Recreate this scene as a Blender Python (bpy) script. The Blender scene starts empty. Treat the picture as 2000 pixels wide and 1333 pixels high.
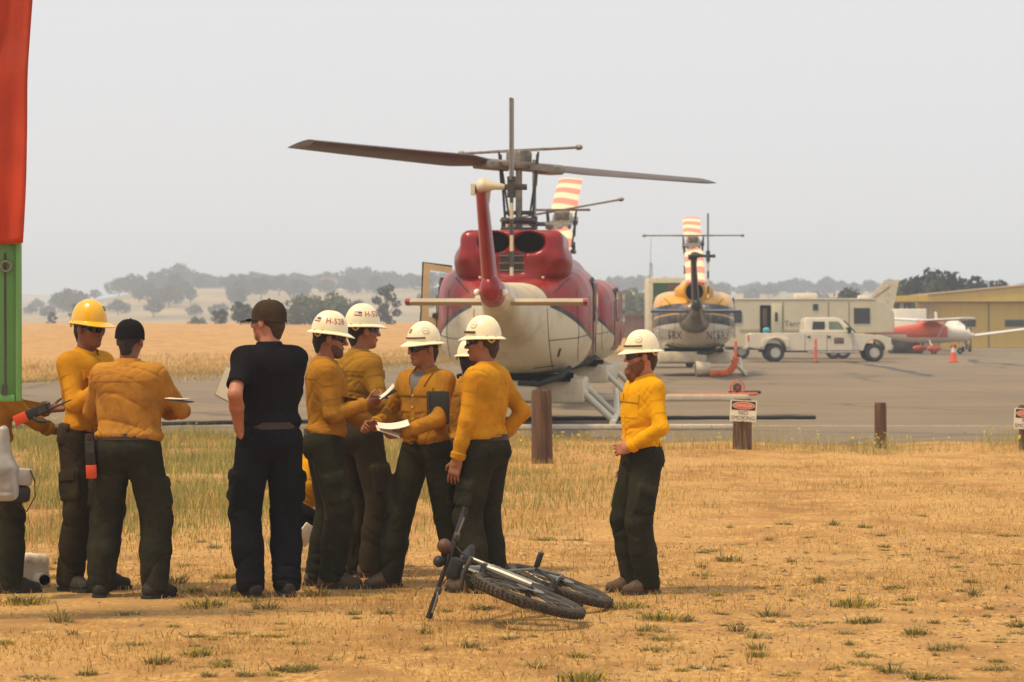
import bpy, bmesh, math, random, time
import numpy as np
from mathutils import Vector, Matrix
from mathutils.bvhtree import BVHTree
T0 = time.time()
random.seed(7); rng = np.random.default_rng(7)
R = math.radians
scene = bpy.context.scene
col = scene.collection

# ------------------------------------------------------------------ camera, sky, sun, exposure
F, HC, YH = 5400.0, 1.8, 626.0            # focal length in photo pixels, eye height, horizon row
HAZE = 0.0008
cam_d = bpy.data.cameras.new("camera"); cam = bpy.data.objects.new("camera", cam_d); col.objects.link(cam)
cam_d.sensor_width = 36.0; cam_d.lens = F / 2000 * 36
cam.location = (0, 0, HC); cam.rotation_euler = (R(90) - math.atan((666.5 - YH) / F), 0, 0)
cam_d.clip_start = 0.1; cam_d.clip_end = 9000
cam_d.dof.use_dof = True; cam_d.dof.focus_distance = 18.4; cam_d.dof.aperture_fstop = 6.3
scene.camera = cam
SUN_EL, SUN_AZ = 64.0, 245.0              # a high sun to the left, veiled by smoke
world = bpy.data.worlds.new("World"); scene.world = world; world.use_nodes = True
nt = world.node_tree; nt.nodes.clear()
sky = nt.nodes.new("ShaderNodeTexSky"); sky.sky_type = 'NISHITA'; sky.sun_disc = False
sky.sun_elevation = R(SUN_EL); sky.sun_rotation = R(SUN_AZ)
sky.air_density = 1.0; sky.dust_density = 8.0; sky.ozone_density = 1.0
smoke = nt.nodes.new("ShaderNodeMixRGB"); smoke.inputs[0].default_value = 0.93
smoke.inputs[2].default_value = (8.75, 8.75, 8.8, 1)      # even smoke layer over the whole sky
bg = nt.nodes.new("ShaderNodeBackground"); bg.inputs[1].default_value = 0.1
wo = nt.nodes.new("ShaderNodeOutputWorld")
nt.links.new(sky.outputs[0], smoke.inputs[1]); nt.links.new(smoke.outputs[0], bg.inputs[0]); nt.links.new(bg.outputs[0], wo.inputs[0])
sun_d = bpy.data.lights.new("sun", 'SUN'); sun = bpy.data.objects.new("sun", sun_d); col.objects.link(sun)
sun_d.energy = 3.4; sun_d.angle = R(6); sun_d.color = (1.0, 0.80, 0.50)
_a = R(SUN_AZ)
sd = Vector((math.sin(_a) * math.cos(R(SUN_EL)), math.cos(_a) * math.cos(R(SUN_EL)), math.sin(R(SUN_EL))))
sun.rotation_euler = (-sd).to_track_quat('-Z', 'Y').to_euler()
sun.location = (0, 0, 60)
vs = scene.view_settings
vs.view_transform = 'Standard'; vs.look = 'None'; vs.exposure = 0.0; vs.gamma = 1.0; vs.use_curve_mapping = False
scene.cycles.use_denoising = True; scene.cycles.max_bounces = 6; scene.cycles.diffuse_bounces = 3
scene.cycles.glossy_bounces = 3; scene.cycles.transmission_bounces = 4; scene.cycles.transparent_max_bounces = 8
scene.cycles.volume_bounces = 2; scene.cycles.caustics_reflective = False; scene.cycles.caustics_refractive = False
scene.cycles.sample_clamp_indirect = 6.0

def P(x, y, d):                            # photo pixel at depth d (metres) -> point
    return Vector(((x - 1000) / F * d, d, HC - (y - YH) / F * d))
def GD(y):                                 # depth of flat ground seen at row y
    return HC * F / (y - YH)

# ------------------------------------------------------------------ materials
def mat(name, c, rough=0.6, var=0.12, scale=6.0, bump=0.0, bscale=60.0, metal=0.0, c2=None, spec=0.5, coat=0.0, dirt=None, stretch=None, trans=0.0):
    m = bpy.data.materials.new(name); m.use_nodes = True
    n = m.node_tree.nodes; L = m.node_tree.links; b = n["Principled BSDF"]
    b.inputs["Roughness"].default_value = rough; b.inputs["Metallic"].default_value = metal
    b.inputs["Specular IOR Level"].default_value = spec
    b.inputs["Coat Weight"].default_value = coat
    if trans: b.inputs["Transmission Weight"].default_value = trans
    tc = n.new("ShaderNodeTexCoord"); src = tc.outputs["Object"]
    if stretch:
        mp = n.new("ShaderNodeMapping"); mp.inputs["Scale"].default_value = stretch; L.new(src, mp.inputs[0]); src = mp.outputs[0]
    nz = n.new("ShaderNodeTexNoise"); nz.inputs["Scale"].default_value = scale; nz.inputs["Detail"].default_value = 5
    L.new(src, nz.inputs["Vector"])
    rp = n.new("ShaderNodeValToRGB"); e = rp.color_ramp.elements
    e[0].position = 0.32; e[1].position = 0.68
    a = c2 or tuple(max(0, v * (1 - var)) for v in c); z = tuple(min(1, v * (1 + (var if not c2 else 0))) for v in c)
    e[0].color = (*a, 1); e[1].color = (*z, 1)
    L.new(nz.outputs[0], rp.inputs[0]); out = rp.outputs[0]
    if dirt:                               # (colour, scale, threshold, strength) streaks and stains
        dn = n.new("ShaderNodeTexNoise"); dn.inputs["Scale"].default_value = dirt[1]; dn.inputs["Detail"].default_value = 7; dn.inputs["Roughness"].default_value = .7
        L.new(tc.outputs["Object"], dn.inputs["Vector"])
        mr = n.new("ShaderNodeMapRange"); mr.inputs[1].default_value = dirt[2]; mr.inputs[2].default_value = dirt[2] + .18; mr.inputs[4].default_value = dirt[3]
        L.new(dn.outputs[0], mr.inputs[0])
        mx = n.new("ShaderNodeMixRGB"); mx.inputs[2].default_value = (*dirt[0], 1)
        L.new(mr.outputs[0], mx.inputs[0]); L.new(out, mx.inputs[1]); out = mx.outputs[0]
    L.new(out, b.inputs["Base Color"])
    if bump:
        bn = n.new("ShaderNodeTexNoise"); bn.inputs["Scale"].default_value = bscale; bn.inputs["Detail"].default_value = 4
        L.new(src, bn.inputs["Vector"])
        bp = n.new("ShaderNodeBump"); bp.inputs["Strength"].default_value = bump; bp.inputs["Distance"].default_value = 0.02
        L.new(bn.outputs[0], bp.inputs["Height"]); L.new(bp.outputs[0], b.inputs["Normal"])
    return m
def attr_mat(name, rough=0.8, trans=0.0, attr="tint", spec=.2):
    m = bpy.data.materials.new(name); m.use_nodes = True
    n = m.node_tree.nodes; L = m.node_tree.links; b = n["Principled BSDF"]; b.inputs["Roughness"].default_value = rough
    b.inputs["Specular IOR Level"].default_value = spec
    at = n.new("ShaderNodeAttribute"); at.attribute_name = attr
    L.new(at.outputs["Color"], b.inputs["Base Color"])
    if trans:
        tr = n.new("ShaderNodeBsdfTranslucent"); L.new(at.outputs["Color"], tr.inputs[0])
        mx = n.new("ShaderNodeMixShader"); mx.inputs[0].default_value = trans
        L.new(b.outputs[0], mx.inputs[1]); L.new(tr.outputs[0], mx.inputs[2]); L.new(mx.outputs[0], n["Material Output"].inputs[0])
    return m
def band_mat(name, bands, rough=0.3, coat=0.4, dirt=((.16, .11, .06), 2.2, .52, .55)):
    """paint in bands of the mesh's float attribute 'band': bands = [(lower limit, colour), ...] ascending"""
    m = mat(name, (1, 1, 1), rough, 0.05, 3.0, coat=coat, dirt=dirt)
    n = m.node_tree.nodes; L = m.node_tree.links
    at = n.new("ShaderNodeAttribute"); at.attribute_name = "band"
    cur = None
    for lim, c in bands:
        if cur is None:
            rgb = n.new("ShaderNodeRGB"); rgb.outputs[0].default_value = (*c, 1); cur = rgb.outputs[0]; continue
        gt = n.new("ShaderNodeMapRange"); gt.inputs[1].default_value = lim - .006; gt.inputs[2].default_value = lim + .006; L.new(at.outputs["Fac"], gt.inputs[0])
        mx = n.new("ShaderNodeMixRGB"); mx.inputs[2].default_value = (*c, 1); L.new(gt.outputs[0], mx.inputs[0]); L.new(cur, mx.inputs[1]); cur = mx.outputs[0]
    ramp = [q for q in n if q.type == 'VALTORGB'][0]
    mul = n.new("ShaderNodeMixRGB"); mul.blend_type = 'MULTIPLY'; mul.inputs[0].default_value = 1
    tgt = [l.to_socket for l in L if l.from_node == ramp][0]
    L.new(cur, mul.inputs[1]); L.new(ramp.outputs[0], mul.inputs[2]); L.new(mul.outputs[0], tgt)
    return m

# ------------------------------------------------------------------ mesh helpers
def tag(o, label=None, cat=None, group=None, kind=None):
    if label: o["label"] = label
    if cat: o["category"] = cat
    if group: o["group"] = group
    if kind: o["kind"] = kind
    return o
def empty(name, loc=(0, 0, 0), rz=0.0, label=None, cat=None, group=None):
    o = bpy.data.objects.new(name, None); col.objects.link(o); o.location = loc; o.rotation_euler = (0, 0, rz); o.empty_display_size = .2
    return tag(o, label, cat, group)
def mk(name, V, Fc, m, parent=None, smooth=True, sharp=None, band=None, tint=None):
    me = bpy.data.meshes.new(name)
    V = np.asarray(V, dtype=float)
    me.from_pydata(V.tolist() if len(V) else [], [], Fc if isinstance(Fc, list) else Fc.tolist()); me.update()
    if smooth:
        me.polygons.foreach_set("use_smooth", np.ones(len(me.polygons), dtype=bool))
        if sharp: me.set_sharp_from_angle(angle=R(sharp))
    for q in (m if isinstance(m, (list, tuple)) else [m]): me.materials.append(q)
    if band is not None:
        a = me.attributes.new("band", 'FLOAT', 'POINT'); a.data.foreach_set("value", np.asarray(band, dtype=np.float32))
    if tint is not None:
        a = me.color_attributes.new("tint", 'FLOAT_COLOR', 'POINT'); t = np.ones((len(V), 4), dtype=np.float32); t[:, :3] = tint; a.data.foreach_set("color", t.ravel())
    o = bpy.data.objects.new(name, me); col.objects.link(o)
    if parent: o.parent = parent
    return o
def copy_tree(o, parent=None):
    c = o.copy(); col.objects.link(c); c.parent = parent
    for ch in [k for k in o.children]: copy_tree(ch, c)
    return c
def frame(d, up=(0, 0, 1)):
    d = Vector(d).normalized(); up = Vector(up)
    if abs(d.dot(up)) > .98: up = Vector((0, 1, 0))
    s = d.cross(up).normalized(); return s, s.cross(d).normalized(), d
class MB:
    def __init__(s): s.v = []; s.f = []
    def add(s, V, Fc):
        o = len(s.v); s.v += [tuple(p) for p in V]; s.f += [[i + o for i in f] for f in Fc]; return s
    def box(s, c, size, M=None, taper=1.0, bev=0.0):
        hx, hy, hz = (q / 2 for q in size); c = Vector(c)
        if bev:
            b = min(bev, hx * .9, hy * .9, hz * .9)
            bm = bmesh.new(); bmesh.ops.create_cube(bm, size=1)
            for v in bm.verts: v.co = Vector((v.co.x * 2 * hx * (taper if v.co.z > 0 else 1), v.co.y * 2 * hy * (taper if v.co.z > 0 else 1), v.co.z * 2 * hz))
            bmesh.ops.bevel(bm, geom=bm.edges[:], offset=b, segments=2, affect='EDGES', profile=.5)
            V = [v.co.copy() for v in bm.verts]; bm.verts.index_update(); Fc = [[v.index for v in f.verts] for f in bm.faces]; bm.free()
        else:
            V = [Vector((x * hx * (taper if z > 0 else 1), y * hy * (taper if z > 0 else 1), z * hz)) for z in (-1, 1) for y in (-1, 1) for x in (-1, 1)]
            Fc = [[0, 2, 3, 1], [4, 5, 7, 6], [0, 1, 5, 4], [2, 6, 7, 3], [0, 4, 6, 2], [1, 3, 7, 5]]
        if M is not None: V = [M @ q for q in V]
        return s.add([q + c for q in V], Fc)
    def loft(s, rings, close=True, caps=True):
        n = len(rings[0]); V = [p for r in rings for p in r]; Fc = []
        for i in range(len(rings) - 1):
            for j in range(n if close else n - 1):
                k = (j + 1) % n; Fc.append([i * n + j, i * n + k, (i + 1) * n + k, (i + 1) * n + j])
        if caps and close: Fc.append(list(range(n))[::-1]); Fc.append([(len(rings) - 1) * n + j for j in range(n)])
        return s.add(V, Fc)
    def tube(s, pts, rad, n=8, caps=True, up=(0, 0, 1), sq=1.0):
        pts = [Vector(p) for p in pts]
        if not isinstance(rad, (list, tuple)): rad = [rad] * len(pts)
        rings = []
        for i, p in enumerate(pts):
            d = pts[min(i + 1, len(pts) - 1)] - pts[max(i - 1, 0)]
            a, b, _ = frame(d, up)
            rings.append([p + (a * math.cos(t) + b * math.sin(t) * sq) * rad[i] for t in (2 * math.pi * j / n for j in range(n))])
        return s.loft(rings, True, caps)
    def ball(s, c, r, n=12, m=8, M=None):
        r = (r, r, r) if not isinstance(r, (list, tuple)) else r; c = Vector(c)
        rings = []
        for i in range(1, m):
            t = math.pi * i / m
            rings.append([(M or Matrix.Identity(3)) @ Vector((r[0] * math.sin(t) * math.cos(p), r[1] * math.sin(t) * math.sin(p), -r[2] * math.cos(t))) + c for p in (2 * math.pi * j / n for j in range(n))])
        return s.loft(rings)
    def torus(s, c, R0, r, ax=(1, 0, 0), n=32, m=8, sq=1.0):
        a, b, d = frame(ax); c = Vector(c); rings = []
        for i in range(n):
            t = 2 * math.pi * i / n; e = a * math.cos(t) + b * math.sin(t)
            rings.append([c + e * (R0 + r * math.cos(p)) + d * r * sq * math.sin(p) for p in (2 * math.pi * j / m for j in range(m))])
        rings.append(rings[0]); return s.loft(rings, True, False)
    def disc(s, c, r, ax, th, n=24):
        a, b, d = frame(ax); c = Vector(c)
        return s.loft([[c + d * z + (a * math.cos(t) + b * math.sin(t)) * r for t in (2 * math.pi * j / n for j in range(n))] for z in (-th / 2, th / 2)])
    def prism(s, pts, M, t0, t1):          # 2-D outline in the plane of M's x,y, thick along its z
        return s.loft([[M @ Vector((x, y, z)) for x, y in pts] for z in (t0, t1)])
    def build(s, name, m, parent=None, smooth=True, sharp=35, **k): return mk(name, s.v, s.f, m, parent, smooth, sharp, **k)
def rrect(w, h, r, n=4):
    out = []
    for cx, cy, a0 in ((w / 2 - r, h / 2 - r, 0), (-w / 2 + r, h / 2 - r, 90), (-w / 2 + r, -h / 2 + r, 180), (w / 2 - r, -h / 2 + r, 270)):
        for i in range(n + 1):
            a = R(a0 + 90 * i / n); out.append((cx + r * math.cos(a), cy + r * math.sin(a)))
    return out
def axes(x, y, z, o=(0, 0, 0)):
    return Matrix((( x[0], y[0], z[0], o[0]), (x[1], y[1], z[1], o[1]), (x[2], y[2], z[2], o[2]), (0, 0, 0, 1)))
def vnoise(Pt, seed=0):
    Pt = np.asarray(Pt, dtype=float); i = np.floor(Pt).astype(np.int64); f = Pt - i; f = f * f * (3 - 2 * f)
    def h(a, b, c):
        n = (a * 374761393 + b * 668265263 + c * 2147483647 + seed * 974711) & 0x7fffffff
        n = ((n ^ (n >> 13)) * 1274126177) & 0x7fffffff
        return ((n ^ (n >> 16)) & 0xffff) / 32767.5 - 1
    r = 0
    for dx in (0, 1):
        wx = f[:, 0] if dx else 1 - f[:, 0]
        for dy in (0, 1):
            wy = f[:, 1] if dy else 1 - f[:, 1]
            for dz in (0, 1):
                wz = f[:, 2] if dz else 1 - f[:, 2]
                r = r + wx * wy * wz * h(i[:, 0] + dx, i[:, 1] + dy, i[:, 2] + dz)
    return r
def text_mesh(txt, size):                  # letters as flat triangles, centred, in x,y
    c = bpy.data.curves.new("t", 'FONT'); c.body = txt; c.size = size; c.align_x = 'CENTER'; c.align_y = 'CENTER'; c.resolution_u = 2
    o = bpy.data.objects.new("t", c); col.objects.link(o)
    dg = bpy.context.evaluated_depsgraph_get(); me = o.evaluated_get(dg).to_mesh()
    V = np.array([v.co[:] for v in me.vertices]); Fc = [list(p.vertices) for p in me.polygons]
    bpy.data.objects.remove(o); bpy.data.curves.remove(c)
    return V, Fc
def flat_text(name, txt, size, M, m, parent, xs=1.0):
    V, Fc = text_mesh(txt, size)
    return mk(name, [tuple(M @ Vector((v[0] * xs, v[1], 0))) for v in V], Fc, m, parent, False)

class SDF:                                  # smooth-blended solids on a grid, meshed by surface nets
    def __init__(s, lo, hi, h):
        s.lo = np.array(lo, dtype=float); s.h = h; s.n = np.maximum(4, np.ceil((np.array(hi) - s.lo) / h).astype(int) + 1)
        s.f = np.full(s.n, .12, dtype=np.float32)
        s.ax = [(s.lo[i] + h * np.arange(s.n[i])).astype(np.float32) for i in range(3)]
    def _sl(s, lo, hi, pad):
        a = np.clip(np.floor((np.array(lo) - pad - s.lo) / s.h).astype(int), 0, s.n); b = np.clip(np.ceil((np.array(hi) + pad - s.lo) / s.h).astype(int) + 1, 0, s.n)
        if np.any(b - a < 1): return None, None
        sl = tuple(slice(a[i], b[i]) for i in range(3))
        return sl, np.meshgrid(*[s.ax[i][sl[i]] for i in range(3)], indexing='ij')
    def _put(s, sl, d, k, sub):
        f = s.f[sl]
        if sub:
            if k: hh = np.clip(.5 - .5 * (f + d) / k, 0, 1); s.f[sl] = f * (1 - hh) - d * hh + k * hh * (1 - hh)
            else: s.f[sl] = np.maximum(f, -d)
        elif k: hh = np.clip(.5 + .5 * (f - d) / k, 0, 1); s.f[sl] = f * (1 - hh) + d * hh - k * hh * (1 - hh)
        else: s.f[sl] = np.minimum(f, d)
    def cone(s, a, b, ra, rb, k=.02, u=None, q=1.0, sub=False):
        a = np.array(a, dtype=float); b = np.array(b, dtype=float); r = max(ra, rb) * max(q, 1)
        sl, G = s._sl(np.minimum(a, b) - r, np.maximum(a, b) + r, k + 3 * s.h)
        if sl is None: return
        X = [G[i] - a[i] for i in range(3)]
        if u is not None:
            u = np.array(u, dtype=float); w = (1 / q - 1) * sum(X[i] * u[i] for i in range(3)); X = [X[i] + w * u[i] for i in range(3)]
        ab = b - a; L2 = max(1e-9, ab @ ab); t = np.clip(sum(X[i] * ab[i] for i in range(3)) / L2, 0, 1)
        d = np.sqrt(sum((X[i] - t * ab[i]) ** 2 for i in range(3))) - (ra + (rb - ra) * t)
        s._put(sl, d.astype(np.float32), k, sub)
    def ell(s, c, r, k=.02, M=None, sub=False):
        c = np.array(c, dtype=float); r = np.array(r, dtype=float); m = r.max() if M is not None else r
        sl, G = s._sl(c - m, c + m, k + 3 * s.h)
        if sl is None: return
        X = [G[i] - c[i] for i in range(3)]
        if M is not None: X = [sum(M[j][i] * X[j] for j in range(3)) for i in range(3)]   # to local (M columns = axes)
        k0 = np.sqrt(sum((X[i] / r[i]) ** 2 for i in range(3))); k1 = np.sqrt(sum((X[i] / r[i] ** 2) ** 2 for i in range(3))) + 1e-6
        s._put(sl, (k0 * (k0 - 1) / k1).astype(np.float32), k, sub)
    def box(s, c, half, rad=.01, k=.01, M=None, sub=False):
        c = np.array(c, dtype=float); hb = np.array(half, dtype=float); m = np.linalg.norm(hb) if M is not None else hb
        sl, G = s._sl(c - m, c + m, k + rad + 3 * s.h)
        if sl is None: return
        X = [G[i] - c[i] for i in range(3)]
        if M is not None: X = [sum(M[j][i] * X[j] for j in range(3)) for i in range(3)]
        Q = [np.abs(X[i]) - hb[i] + rad for i in range(3)]
        d = np.sqrt(sum(np.maximum(q, 0) ** 2 for q in Q)) + np.minimum(np.maximum(np.maximum(Q[0], Q[1]), Q[2]), 0) - rad
        s._put(sl, d.astype(np.float32), k, sub)
    def plane(s, p, n, k=0.0):              # keep the side the normal points away from
        G = np.meshgrid(*s.ax, indexing='ij', sparse=True); n = np.array(n, dtype=float); n /= np.linalg.norm(n)
        d = sum((G[i] - p[i]) * n[i] for i in range(3)).astype(np.float32)
        s.f = np.maximum(s.f, d)
    def mesh(s):
        f = s.f; f[0] = f[-1] = .1; f[:, 0] = f[:, -1] = .1; f[:, :, 0] = f[:, :, -1] = .1
        ng = f < 0; nx, ny, nz = f.shape
        S = np.zeros((nx - 1, ny - 1, nz - 1), dtype=np.int8)
        cr = [(a, b, c) for a in (0, 1) for b in (0, 1) for c in (0, 1)]
        for a, b, c in cr: S += ng[a:nx - 1 + a, b:ny - 1 + b, c:nz - 1 + c]
        act = (S > 0) & (S < 8); ii = np.argwhere(act)
        idx = np.full(S.shape, -1, dtype=np.int32); idx[act] = np.arange(len(ii))
        acc = np.zeros((len(ii), 3)); cnt = np.zeros(len(ii))
        val = {q: f[ii[:, 0] + q[0], ii[:, 1] + q[1], ii[:, 2] + q[2]] for q in cr}
        for p in cr:
            for ax in range(3):
                if p[ax]: continue
                q = list(p); q[ax] = 1; q = tuple(q); fa, fb = val[p], val[q]; m = (fa < 0) != (fb < 0)
                t = fa[m] / (fa[m] - fb[m]); pos = np.tile(np.array(p, dtype=float), (m.sum(), 1)); pos[:, ax] += t
                acc[m] += pos; cnt[m] += 1
        V = s.lo + s.h * (ii + acc / cnt[:, None]); Fs = []
        for ax in range(3):
            o1, o2 = [(1, 2), (2, 0), (0, 1)][ax]
            sh = [nx, ny, nz]; a = [slice(0, sh[k]) for k in range(3)]; b = list(a); a[ax] = slice(0, sh[ax] - 1); b[ax] = slice(1, sh[ax])
            ch = ng[tuple(a)] != ng[tuple(b)]; e = np.argwhere(ch); e = e[(e[:, o1] > 0) & (e[:, o2] > 0) & (e[:, o1] < sh[o1] - 1) & (e[:, o2] < sh[o2] - 1)]
            def cell(d1, d2):
                c = e.copy(); c[:, o1] -= d1; c[:, o2] -= d2; return idx[c[:, 0], c[:, 1], c[:, 2]]
            Q = np.stack([cell(1, 1), cell(0, 1), cell(0, 0), cell(1, 0)], 1)
            fl = ~ng[e[:, 0], e[:, 1], e[:, 2]]; Q[fl] = Q[fl][:, ::-1]; Fs.append(Q)
        return V, np.concatenate(Fs)
def vnormals(V, Fq):
    V = np.asarray(V); Fq = np.asarray(Fq); n = np.cross(V[Fq[:, 2]] - V[Fq[:, 0]], V[Fq[:, 3]] - V[Fq[:, 1]])
    N = np.zeros_like(V)
    for i in range(4): np.add.at(N, Fq[:, i], n)
    return N / (np.linalg.norm(N, axis=1, keepdims=True) + 1e-12)
def relax(V, Fq, it=1, w=.5):
    V = np.array(V); Fq = np.asarray(Fq)
    for _ in range(it):
        A = np.zeros_like(V); c = np.zeros(len(V))
        for i in range(4):
            np.add.at(A, Fq[:, i], V[Fq[:, (i + 1) % 4]] + V[Fq[:, (i + 3) % 4]]); np.add.at(c, Fq[:, i], 2)
        V = V * (1 - w) + w * A / c[:, None]
    return V
# ================================================================== THE SETTING
def sstep(x, a, b):
    t = np.clip((x - a) / (b - a), 0, 1); return t * t * (3 - 2 * t)
EDGE = [(-31, 30), (-27, 40), (-14, 79.7), (-4.2, 113), (7, 152), (20, 197), (45, 262)]   # far-left rim of the asphalt (x, depth)
def edge_x(d): return np.interp(d, [e[1] for e in EDGE], [e[0] for e in EDGE])
def near_edge(x): return 40.2 + .55 * np.sin(x * .9 + 1) + .35 * np.sin(x * 2.3) + np.clip(-x - 2, 0, 10) * .45   # rim of the dirt, a little farther on the left
def ground_z(x, d):
    x = np.asarray(x, dtype=float); d = np.asarray(d, dtype=float)
    pts = np.stack([x, d, np.zeros_like(x)], -1).reshape(-1, 3)
    n = (vnoise(pts * .7, 3) * .035 + vnoise(pts * 2.1, 4) * .014).reshape(x.shape)
    n2 = (vnoise(pts * 6.0, 9) * .007).reshape(x.shape)
    near = 1 - sstep(d, near_edge(x) - .6, near_edge(x) + .5)
    z = near * (n * sstep(np.abs(d - 18.3), 1.4, 4.0) + n2 * .6 + .05 * sstep(d, 33, 39.0)) - .03 * (1 - near)
    left = sstep(edge_x(d) - x, -1, 3) * sstep(d, 60, 80)
    z = z + left * (.05 + 1.3 * sstep(d, 110, 260) * sstep(edge_x(d) - x, 0, 40) + (vnoise(pts * .12, 5) * .12).reshape(x.shape) * sstep(d, 90, 160))
    return z
a = np.linspace(-1, 1, 161); a = np.sign(a) * np.abs(a) ** 1.35
dd = np.concatenate([np.linspace(-40, 8, 10), np.linspace(9, 46, 190), np.geomspace(47, 2040, 100)])
A, D = np.meshgrid(a, dd); X = A * (.55 * np.abs(D) + 14)
Z = ground_z(X, D)
V = np.stack([X, D, Z], -1).reshape(-1, 3); nc = len(a)
def gridF(nr, nc): 
    i = np.arange(nr - 1)[:, None] * nc + np.arange(nc - 1)[None, :]; i = i.ravel()
    return np.stack([i, i + 1, i + nc + 1, i + nc], 1)
m = bpy.data.materials.new("dry_dirt"); m.use_nodes = True
n_ = m.node_tree.nodes; L_ = m.node_tree.links; b_ = n_["Principled BSDF"]; b_.inputs["Roughness"].default_value = .95; b_.inputs["Specular IOR Level"].default_value = .1
tc = n_.new("ShaderNodeTexCoord")
def noise_node(sc, det=6, stretch=None, rough=.6):
    q = n_.new("ShaderNodeTexNoise"); q.inputs["Scale"].default_value = sc; q.inputs["Detail"].default_value = det; q.inputs["Roughness"].default_value = rough
    if stretch:
        mp = n_.new("ShaderNodeMapping"); mp.inputs["Scale"].default_value = stretch; L_.new(tc.outputs["Object"], mp.inputs[0]); L_.new(mp.outputs[0], q.inputs[0])
    else: L_.new(tc.outputs["Object"], q.inputs["Vector"])
    return q.outputs[0]
def ramp(src, p0, c0, p1, c1):
    r = n_.new("ShaderNodeValToRGB"); e = r.color_ramp.elements; e[0].position = p0; e[1].position = p1; e[0].color = (*c0, 1); e[1].color = (*c1, 1); L_.new(src, r.inputs[0]); return r.outputs[0]
def mixc(f, c1, c2, bl='MIX'):
    q = n_.new("ShaderNodeMixRGB"); q.blend_type = bl
    for s_, i in ((f, 0), (c1, 1), (c2, 2)):
        if isinstance(s_, (float, int)): q.inputs[i].default_value = s_
        elif isinstance(s_, tuple): q.inputs[i].default_value = (*s_, 1)
        else: L_.new(s_, q.inputs[i])
    return q.outputs[0]
dirtc = ramp(noise_node(.55, 5), .36, (.36, .185, .064), .68, (.575, .345, .135))
strawc = ramp(noise_node(30, 4, (1, .35, 1)), .40, (.42, .21, .06), .66, (.68, .43, .16))
cc = mixc(ramp(noise_node(2.2, 7, None, .7), .42, (0, 0, 0), .6, (1, 1, 1)), dirtc, strawc)
cc = mixc(ramp(noise_node(.9, 8, (1, .6, 1), .72), .53, (0, 0, 0), .66, (.75, .75, .75)), cc, (.28, .135, .045))
cc = mixc(ramp(noise_node(45, 3), .60, (0, 0, 0), .70, (.5, .5, .5)), cc, (.26, .13, .055))
L_.new(cc, b_.inputs["Base Color"])
bp = n_.new("ShaderNodeBump"); bp.inputs["Strength"].default_value = .7; bp.inputs["Distance"].default_value = .03; L_.new(noise_node(22, 8, None, .75), bp.inputs["Height"]); L_.new(bp.outputs[0], b_.inputs["Normal"])
M_dirt = m
g = mk("ground", V, gridF(len(dd), nc), M_dirt, None, True); tag(g, kind="structure")
def gz(x, d): return float(ground_z(np.array([x]), np.array([d]))[0])

# asphalt apron
m = bpy.data.materials.new("asphalt"); m.use_nodes = True
n_ = m.node_tree.nodes; L_ = m.node_tree.links; b_ = n_["Principled BSDF"]; b_.inputs["Roughness"].default_value = .85; b_.inputs["Specular IOR Level"].default_value = .25
tc = n_.new("ShaderNodeTexCoord")
base = ramp(noise_node(.12, 6), .35, (.165, .117, .070), .65, (.245, .178, .108))
base = mixc(ramp(noise_node(.5, 6, (.12, 1, 1)), .45, (0, 0, 0), .62, (.55, .55, .55)), base, (.13, .115, .09))
vo = n_.new("ShaderNodeTexVoronoi"); vo.feature = 'DISTANCE_TO_EDGE'; vo.inputs["Scale"].default_value = .085
wn = n_.new("ShaderNodeTexNoise"); wn.inputs["Scale"].default_value = .35; wn.inputs["Detail"].default_value = 6; L_.new(tc.outputs["Object"], wn.inputs["Vector"])
wm = n_.new("ShaderNodeMixRGB"); wm.blend_type = 'LINEAR_LIGHT'; wm.inputs[0].default_value = 4.0; L_.new(tc.outputs["Object"], wm.inputs[1]); L_.new(wn.outputs[1], wm.inputs[2]); L_.new(wm.outputs[0], vo.inputs["Vector"])
base = mixc(ramp(vo.outputs[0], .004, (.75, .75, .75), .012, (0, 0, 0)), base, (.07, .055, .04))
base = mixc(ramp(noise_node(60, 3), .3, (0, 0, 0), .75, (.4, .4, .4)), base, (.27, .20, .125))
L_.new(base, b_.inputs["Base Color"])
bp = n_.new("ShaderNodeBump"); bp.inputs["Strength"].default_value = .35; bp.inputs["Distance"].default_value = .01; L_.new(noise_node(70, 5), bp.inputs["Height"]); L_.new(bp.outputs[0], b_.inputs["Normal"])
M_asph = m
xs = np.linspace(-27, 400, 220); pts = [(x, float(near_edge(np.array(x)) - .2)) for x in xs]
pts += [(400, 262)] + [e for e in EDGE[::-1][:-1]]
bm = bmesh.new(); bm.faces.new([bm.verts.new((x, y, .006)) for x, y in pts]); bmesh.ops.triangulate(bm, faces=bm.faces[:])
me = bpy.data.meshes.new("asphalt_apron"); bm.to_mesh(me); bm.free(); me.materials.append(M_asph); o = bpy.data.objects.new("asphalt_apron", me); col.objects.link(o); tag(o, kind="structure")
# faded painted line across the apron
M_line = mat("faded_paint", (.50, .43, .30), .8, .3, 3.0, dirt=((.2, .16, .11), 5, .48, .8))
o = MB().box((6, 46.9, .0105), (26, .16, .001)).build("painted_line", M_line, None, False); tag(o, kind="structure")
M_tar = mat("tar", (.035, .03, .025), .6, .3, 2)
for i, (x0, y0) in enumerate([(1650, 706), (1902, 703)]):
    pts = []; x = P(x0, y0, GD(y0)).x; d = GD(y0)
    while d > 86:
        pts.append((x, d, .0115)); d -= 3.0; x += random.uniform(-.35, .45) * (1 if i == 0 else 2.2)
    b = MB(); w = [random.uniform(.12, .28) for _ in pts]
    vv = [(p[0] - w_, p[1], p[2]) for p, w_ in zip(pts, w)] + [(p[0] + w_, p[1], p[2]) for p, w_ in zip(pts, w)]; k = len(pts)
    b.add(vv, [[j, j + 1, k + j + 1, k + j] for j in range(k - 1)]); tag(b.build("tar_seam", M_tar, None, False), kind="structure")

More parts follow.
